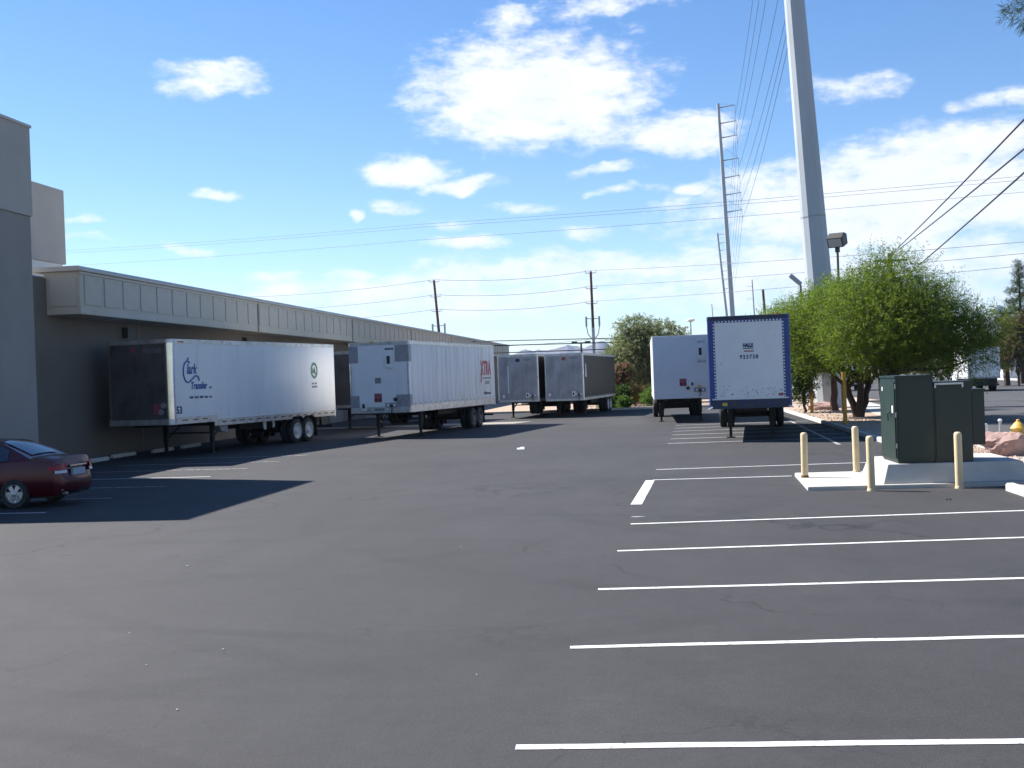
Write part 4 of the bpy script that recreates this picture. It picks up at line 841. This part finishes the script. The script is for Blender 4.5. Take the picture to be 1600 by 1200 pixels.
p = atY(908, 536, 150); t = thing('street_lamp', 'T shaped twin lamp post behind the far dark trailers', 'lamp', (p.x, 150, 0)); MB().tube([(0, 0, 0), (0, 0, p.z)], .12, 8).build('post', M_lamp, t); MB().box(-.6, .6, -.05, .05, p.z, p.z + .1).build('cross_arm', M_lamp, t)
for s in (-1, 1): MB().box(s * .85 - .35, s * .85 + .35, -.3, .3, p.z, p.z + .22).build('lamp_head', M_lamp, t)

# ------------------------------------------------------------------ trees and shrubs
def limb_pts(a, b, k, wob):
    a, b = Vector(a), Vector(b); return [a.lerp(b, i / k) + Vector((random.gauss(0, wob), random.gauss(0, wob), random.gauss(0, wob * .6))) * (1 if 0 < i < k else 0) for i in range(k + 1)]
def foliage(name, parent, centers, twigs, leaves, tl, ll, lw, mats, up=.25, droop=0.0, shell=.55, seed=1):
    """twig sprays of small leaves spread through lobes (cx,cy,cz,rx,ry,rz)"""
    g = np.random.default_rng(seed); C = np.array(centers, float); vol = C[:, 3] * C[:, 4] * C[:, 5]; idx = g.choice(len(C), twigs, p=vol ** .8 / (vol ** .8).sum())
    d = g.normal(size=(twigs, 3)); d /= np.linalg.norm(d, axis=1)[:, None]; rr = shell + (1 - shell) * g.random(twigs) ** .6; rr = np.where(g.random(twigs) < .3, g.random(twigs), rr)
    lump = np.array([mnoise.noise(Vector((float(v[0] * 2.2 + i), float(v[1] * 2.2), float(v[2] * 2.2)))) for v, i in zip(d, idx * 7.3)])
    pos = C[idx, :3] + d * C[idx, 3:] * (rr * (1 + .35 * lump))[:, None]
    td = d * .8 + g.normal(size=(twigs, 3)) * .55 + np.array([0, 0, up]); td /= np.linalg.norm(td, axis=1)[:, None]
    T = twigs * leaves; tw = np.repeat(np.arange(twigs), leaves); u = np.tile(np.linspace(.05, 1, leaves), twigs)
    ln = tl * (.6 + .8 * g.random(twigs))
    base = pos[tw] + td[tw] * (u * ln[tw])[:, None]; base[:, 2] -= droop * (u ** 2) * ln[tw]
    side = np.cross(td[tw], g.normal(size=(T, 3))); side /= np.linalg.norm(side, axis=1)[:, None]
    ld = side * .8 + td[tw] * .55 + g.normal(size=(T, 3)) * .25; ld[:, 2] -= droop * .5; ld /= np.linalg.norm(ld, axis=1)[:, None]
    wd = np.cross(ld, g.normal(size=(T, 3))); wd /= np.linalg.norm(wd, axis=1)[:, None]
    l = ll * (.6 + .8 * g.random(T))[:, None]; w = lw * (.7 + .6 * g.random(T))[:, None]
    V = np.empty((T, 4, 3)); V[:, 0] = base; V[:, 1] = base + ld * l * .5 + wd * w; V[:, 2] = base + ld * l; V[:, 3] = base + ld * l * .5 - wd * w
    me = bpy.data.meshes.new(name); me.vertices.add(T * 4); me.vertices.foreach_set('co', V.reshape(-1)); me.loops.add(T * 4); me.loops.foreach_set('vertex_index', np.arange(T * 4, dtype=np.int32))
    me.polygons.add(T); me.polygons.foreach_set('loop_start', np.arange(0, T * 4, 4, dtype=np.int32)); me.polygons.foreach_set('loop_total', np.full(T, 4, np.int32))
    for m_ in mats: me.materials.append(m_)
    mi = g.choice(3, twigs, p=(.45, .3, .25))[tw]; me.polygons.foreach_set('material_index', mi.astype(np.int32)); me.update(calc_edges=True)
    return obj(name, me, parent), pos
def tree(label, base, stems, lobes, twigs, leaves, tl, ll, lw, mats, bark=M_bark, r=.16, seed=1, group=None, droop=.1, up=.3, name='tree', cat='tree', shell=.55):
    t = thing(name, label, cat, base, 0, group); random.seed(seed)
    lb = [(c[0], c[1], c[2], c[3], c[4], c[5]) for c in lobes]; tr = MB()
    cz = min(c[2] - c[5] for c in lobes)
    for si, (dx, dy, fork) in enumerate(stems):
        p = Vector((dx * fork, dy * fork, fork)); tr.tube(limb_pts((dx * .12, dy * .12, -.05), p, 4, .03), [r * 1.25, r * 1.02, r * .95, r * .9, r * .85], 8)
        for c in lobes:
            if random.random() < .85:
                e = Vector((c[0], c[1], c[2])) + Vector((random.gauss(0, .3) * c[3], random.gauss(0, .3) * c[4], random.gauss(.1, .3) * c[5])); pts = limb_pts(p, e, 5, .12); rr = [r * .62 * (1 - .16 * i) for i in range(6)]; tr.tube(pts, rr, 6)
                for _ in range(3):
                    q = pts[random.randint(2, 4)]; tr.tube(limb_pts(q, q + Vector((random.gauss(0, .5) * c[3], random.gauss(0, .5) * c[4], random.uniform(-.1, .8) * c[5])), 3, .08), [r * .22, r * .17, r * .12, r * .07], 5)
    tr.build('trunk', bark, t, smooth=True, fix=False); foliage('crown', t, lb, twigs, leaves, tl, ll, lw, mats, up, droop, shell, seed)
    return t
G = 'green trees on the planting strip'
def at(px, Y): p = atY(px, 600, Y); return p.x
# mesquite-like trees along the strip
tree('broad feathery green tree with dark multi-stemmed trunk behind the tall cabinet', (8.55, 53.7, .1), [(-.35, 0, 1.3), (.35, .1, 1.4), (.05, -.2, 1.5)],
     [(-.6, 0, 3.9, 2.3, 2.2, 1.3), (-2.3, .3, 3.8, 1.5, 1.6, 1.0), (.2, .2, 4.7, 1.9, 2.0, 1.1), (1.0, -.2, 3.5, 1.9, 1.8, 1.1), (-1.4, -.6, 3.0, 1.6, 1.4, .7), (-.9, 0, 5.1, 1.1, 1.1, .7), (1.0, .2, 3.0, 1.3, 1.2, .7), (-3.2, 0, 4.2, .7, .8, .5)], 6600, 16, .85, .125, .0135, LM_mesq, seed=11, group=G)
tree('broad feathery green tree on a single thick dark trunk behind the cabinets', (9.05, 49.6, .1), [(-.10, 0, 1.7)],
     [(.2, 0, 4.1, 2.4, 2.2, 1.3), (1.9, .2, 3.8, 1.8, 1.7, 1.1), (-.5, .2, 5.0, 1.6, 1.6, 1.0), (.5, 0, 5.9, 1.1, 1.1, .7), (3.0, -.2, 3.3, 1.2, 1.2, .8), (-1.1, -.3, 3.2, 1.5, 1.4, .9), (1.3, -.5, 2.9, 1.5, 1.3, .7), (.3, -.6, 2.9, 1.3, 1.2, .6), (3.2, 0, 2.4, 1.0, .9, .5), (1.9, .2, 4.8, 1.1, 1.1, .7), (3.9, 0, 3.6, .7, .7, .6), (-.2, .2, 6.2, .6, .6, .5)], 8000, 16, .85, .125, .0135, LM_mesq, r=.20, seed=12, group=G)
tree('feathery green tree with reddish trunk against the base of the huge steel pole', (8.75, 62.5, .1), [(0, 0, 1.9)],
     [(-.9, 0, 4.6, 2.2, 2.0, 1.2), (-2.4, 0, 4.3, 1.3, 1.5, .9), (.4, 0, 5.3, 1.7, 1.7, .9), (-1.7, -.2, 3.4, 1.5, 1.5, .9), (-1.4, .2, 2.7, 1.1, 1.1, .6)], 4200, 16, .85, .13, .0145, LM_mesq, M_barkr, r=.18, seed=13, group=G)
# trees and shrubs of the bed behind the lot
x = at(1003, 91); tree('grey green willowy tree over the planting bed behind the lot', (x, 91, .05), [(-.1, 0, 1.2), (.2, .1, 1.4)],
     [(0, 0, 4.0, 2.3, 2.0, 1.9), (-1.5, 0, 3.2, 1.5, 1.5, 1.5), (1.6, 0, 4.6, 2.0, 1.8, 1.7), (-.4, 0, 5.6, 1.4, 1.3, 1.1), (.4, 0, 2.2, 1.9, 1.6, 1.1), (2.2, 0, 3.0, 1.6, 1.6, 1.6), (-2.4, 0, 2.9, .9, .9, .8)], 6500, 13, .55, .14, .03, LM_oliv, r=.16, seed=21, droop=.35)
x = at(970, 84); tree('small shrub tree with pink blossom beside the dark olive sided trailer', (x, 84, .05), [(0, 0, .9)], [(0, 0, 2.2, .75, .7, .65), (-.2, 0, 1.6, .6, .6, .4), (.35, 0, 2.6, .5, .5, .4)], 1300, 10, .3, .09, .03, LM_flow, r=.05, seed=22, cat='shrub', name='shrub')
def shrub(label, px, Y, lobes, n, mats, seed, tl=.3, ll=.12, lw=.03, up=.5):
    x = at(px, Y); t = thing('shrub', label, 'shrub', (x, Y, .08)); b = MB(); random.seed(seed)
    for _ in range(7): b.tube([(0, 0, -.03), (random.gauss(0, .15), random.gauss(0, .15), .25), (random.gauss(0, .3), random.gauss(0, .25), .5)], [.03, .02, .01], 5)
    b.build('stems', M_bark, t); foliage('foliage', t, lobes, n, 10, tl, ll, lw, mats, up, .05, .3, seed)
shrub('dark green spiky shrub under the pink blossom', 967, 81.2, [(0, 0, .65, .55, .5, .55), (-.45, 0, .45, .4, .4, .4), (.3, .1, 1.0, .4, .4, .4)], 800, LM_dark, 31)
shrub('light green low shrub in front of the dark spiky shrub', 975, 80.2, [(0, 0, .35, .35, .3, .3)], 300, LM_bush, 32)
shrub('golden dry grass clump in the gravel bed', 993, 84, [(0, 0, .55, .6, .5, .40)], 700, LM_gold, 33, .5, .3, .012, 1.2)
shrub('bright green round shrub beside the white scuffed trailer', 1021, 80.3, [(0, 0, .6, .8, .6, .55), (.5, 0, .5, .5, .5, .4)], 900, LM_bush, 34, .35, .16, .018, .7)
shrub('small yellow green shrub behind the wheels of the dark olive trailer', 946, 82, [(0, 0, .3, .5, .4, .3)], 300, LM_bush, 35)
bw = thing('block_wall', 'low grey block wall behind the planting bed', 'wall', (-3, 98, 0)); MB().box(-9, 7, 0, .2, -.02, 1.25).build('wall', M_block, bw); MB().box(-9.02, 7.02, -.03, .23, 1.252, 1.33).build('coping', M_block, bw)
for k in range(9): MB().box(-8.9 + k * 1.98, -8.5 + k * 1.98, -.06, -.002, 0, 1.25).build('pilaster', M_block, bw)
# hanging foliage beside the blue trailer; dark leaf colour stands in for crown shade
x = at(1243, 50); tree('hanging foliage and shaded crown part, shade put into dark leaves, between the blue framed trailer and the kerb', (6.98, 60.5, .08), [(0, 0, .8)], [(-.1, 0, 2.2, .6, .8, 1.0), (0, .2, 1.3, .5, .6, .7), (.3, .2, 3.2, .8, .9, .9)], 1200, 12, .4, .14, .025, LM_dark, r=.07, seed=41, group=None)
# far side of the street
fb = thing('far_building', 'plain white building across the street behind the palm', 'building', (62, 190, 0), R(-4)); MB().box(-14, 26, 0, 20, -.02, 8.6).build('wall', M_farw, fb); MB().box(-14.1, 26.1, -.1, 20.1, 8.602, 8.9).build('parapet', M_farw, fb)
for k in range(7): o = MB().box(-11 + k * 4.6, -8.4 + k * 4.6, -.06, -.002, 5.2, 6.6).build('window', M_glass, fb)
MB().box(-2, 2, -.08, -.002, 0, 3.4).build('door', M_farg, fb)
e = gnd(1585, 592); en = thing('trash_enclosure', 'low grey walled enclosure with white gate across the street', 'enclosure', (e.x + .5, e.y, 0), R(-10)); MB().box(-1.9, 8, 3, 3.2, 0, 2.0).build('wall', M_farg, en); MB().box(-1.9, -1.7, 0, 2.99, 0, 2.0).build('wall', M_farw, en); MB().box(.6, 8, -.2, 0, .0, 1.9).build('wall', M_farg, en); MB().box(-1.65, .3, -.1, -.02, .1, 1.6).build('gate', M_carw, en); MB().box(.31, .55, -.2, .05, 0, 1.7).build('post', M_yellow, en)
def conifer(label, base, h, rw, seed, mats, bare=.12, n=1900, name='pine_tree'):
    t = thing(name, label, 'tree', base); random.seed(seed); b = MB().tube([(0, 0, -.1), (0, 0, h * .5), (0, 0, h * .98)], [h * .022, h * .014, .03], 8); lobes = []
    for k in range(26):
        u = bare + (1 - bare) * k / 25; a = k * 2.4; L_ = rw * (1.08 - u) * random.uniform(.65, 1.1); z = h * u; e = Vector((math.cos(a) * L_, math.sin(a) * L_, z + .15 * L_)); b.tube([(0, 0, z), e * .5 + Vector((0, 0, z * .5)), e], [.05, .035, .015], 5)
        lobes += [(e.x * .85, e.y * .85, e.z, .30 * L_ + .25, .30 * L_ + .25, .28), (e.x * .5, e.y * .5, z + .07 * L_, .25 * L_ + .2, .25 * L_ + .2, .25)]
    b.build('trunk', M_bark, t, smooth=True); foliage('crown', t, lobes, n, 14, .35, .18, .012, mats, .3, 0, .2, seed)
conifer('tall dark pine tree across the street at the edge of the white building', (at(1598, 125), 125, 0), 12.2, 3.2, 51, LM_pine, .25, 3600)
def palm(label, base, h, seed):
    t = thing('palm_tree', label, 'tree', base); random.seed(seed); MB().tube(limb_pts((0, 0, -.1), (0, 0, h), 5, .05), [.30, .26, .24, .24, .25, .28], 10).build('trunk', M_bark, t, smooth=True)
    for k in range(30):
        a = k * 2.4; el = random.uniform(-.7, 1.2); d = Vector((math.cos(a) * math.cos(el), math.sin(a) * math.cos(el), math.sin(el))); L_ = random.uniform(1.7, 2.3); pts = [Vector((0, 0, h)) + d * (L_ * u) + Vector((0, 0, -.9 * u * u * (1 if el > -.2 else .3))) for u in np.linspace(0, 1, 9)]; b = MB(); 
        for i in range(1, 9):
            p = pts[i]; tt = (pts[i] - pts[i - 1]).normalized(); s = tt.cross(Vector((0, 0, 1))).normalized()
            for sg in (-1, 1):
                for o_ in (0, .5):
                    q = pts[i - 1].lerp(p, o_); e = q + s * sg * .5 * (1 - .07 * i) + tt * .35 - Vector((0, 0, .12)); b.add([q, q + tt * .07, e], [(0, 1, 2)])
        b.tube(pts, .018, 4); b.build('frond', LM_dark[k % 3] if el > -.2 else LM_brown[k % 3], t, fix=False)
palm('shaggy palm tree across the street in front of the white building', (at(1574, 118), 118, 0), 6.8, 61)
for (px, Y, lob, m_, lb, sd) in ((1592, 112, [(0, 0, 4.2, 1.6, 1.4, 1.3), (-1.0, 0, 3.2, 1.1, 1.1, 1.0), (.9, 0, 5.4, 1.3, 1.2, 1.2), (-.2, 0, 2.4, 1.2, 1.1, .8), (-.3, 0, 5.4, 1.0, 1.0, .9)], LM_brown, 'brownish green tree below the palm across the street', 71), (1545, 116, [(0, 0, 3.2, 1.3, 1.2, 1.4), (-.8, 0, 4.6, .8, .8, 1.0), (.6, 0, 2.2, 1.1, 1.0, .8)], LM_oliv, 'sparse pale green tree behind the box truck across the street', 72),
        (1470, 130, [(0, 0, 2.2, 2.0, 1.5, 1.6), (-2.5, 0, 2.0, 1.6, 1.5, 1.4), (2, 0, 1.8, 1.4, 1.4, 1.3)], LM_dark, 'dark green tree across the street behind the feathery trees', 73), (1235, 96, [(0, 0, 2.4, 1.2, 1.2, 1.5), (.8, 0, 3.2, 1.0, 1.0, 1.2)], LM_dark, 'dark green tree behind the blue framed trailer', 74)):
    tree(lb, (at(px, Y), Y, 0), [(0, 0, .9)], lob, 1500, 11, .4, .16, .04, m_, r=.12, seed=sd)
# pine whose branch hangs into the picture from the right
def near_pine():
    c = atY(1604, 18, 17.0); t = thing('pine_tree', 'tall pine whose needled branch tip hangs into the sky at the corner', 'tree', (c.x + 2.6, 17.6, .1)); b = MB().tube([(0, 0, -.2), (.05, 0, 4), (0, .05, 8.6)], [.20, .15, .04], 10)
    tip = Vector((c.x - (c.x + 2.6), 17.0 - 17.6, c.z - .1)); lobes = []
    for e in [tip] + [Vector((math.cos(a) * 2.2, math.sin(a) * 2.0, z)) for a, z in ((.3, 4.6), (1.4, 5.2), (-.9, 5.6), (.8, 6.6), (-.2, 7.4), (1.9, 7.0), (-1.3, 6.9))]:
        s = Vector((0, 0, e.z - .5)); b.tube([s, s.lerp(e, .5) + Vector((0, 0, .12)), e], [.05, .035, .012], 6); lobes += [(e.x, e.y, e.z, .22, .26, .20), (e.x * .7, e.y * .7, e.z - .1, .3, .3, .22)]
    b.build('trunk', M_bark, t, smooth=True); foliage('crown', t, lobes, 900, 22, .14, .13, .0035, LM_pine, .1, 0, .1, 81)
near_pine()

# ------------------------------------------------------------------ litter on the asphalt
random.seed(5)
for i, (px, py, s, lb) in enumerate(((815, 702, .16, 'white crumpled scrap lying on the open asphalt before the trailers'), (349, 1015, .03, None), (277, 1110, .03, None), (229, 1040, .025, None), (293, 885, .05, None), (202, 990, .022, None), (1482, 781, .05, 'dark lump of dirt on the asphalt before the cabinet slab'), (720, 855, .025, None)  ,(745, 1055, .02, None))):
    p = gnd(px, py); bm = bmesh.new(); bmesh.ops.create_icosphere(bm, subdivisions=2, radius=1)
    for v in bm.verts: v.co *= s * (1 + .5 * mnoise.noise(v.co * 2 + Vector((i, 0, 0)))) * (1 if lb else .33); v.co.z = max(v.co.z * .45, -.01 * s) + .004
    me = bpy.data.meshes.new('litter'); bm.to_mesh(me); bm.free(); me.materials.append(M_black if lb and 'dark' in lb else (M_whited if lb else M_walk)); o = obj('pebble' if lb is None else 'litter', me, None, (p.x, p.y, .002))
    if lb: tag(o, lb, 'litter')
    else: tag(o, 'tiny pale pebble lying on the open asphalt', 'pebble', 'pebbles on the asphalt')

# ------------------------------------------------------------------ haze
hz = MB().box(-9000, 9000, -600, 10500, -40, 520); hm = bpy.data.materials.new('haze'); hm.use_nodes = True; nt = hm.node_tree
for n in list(nt.nodes):
    if n.type != 'OUTPUT_MATERIAL': nt.nodes.remove(n)
pv = nt.nodes.new('ShaderNodeVolumePrincipled'); pv.inputs['Color'].default_value = (.48, .68, 1, 1); pv.inputs['Density'].default_value = .00005; pv.inputs['Anisotropy'].default_value = .2
nt.links.new(pv.outputs[0], [n for n in nt.nodes if n.type == 'OUTPUT_MATERIAL'][0].inputs['Volume'])
tag(hz.build('haze', hm), 'thin pale blue air haze over the distant mountains', 'haze', kind='stuff')
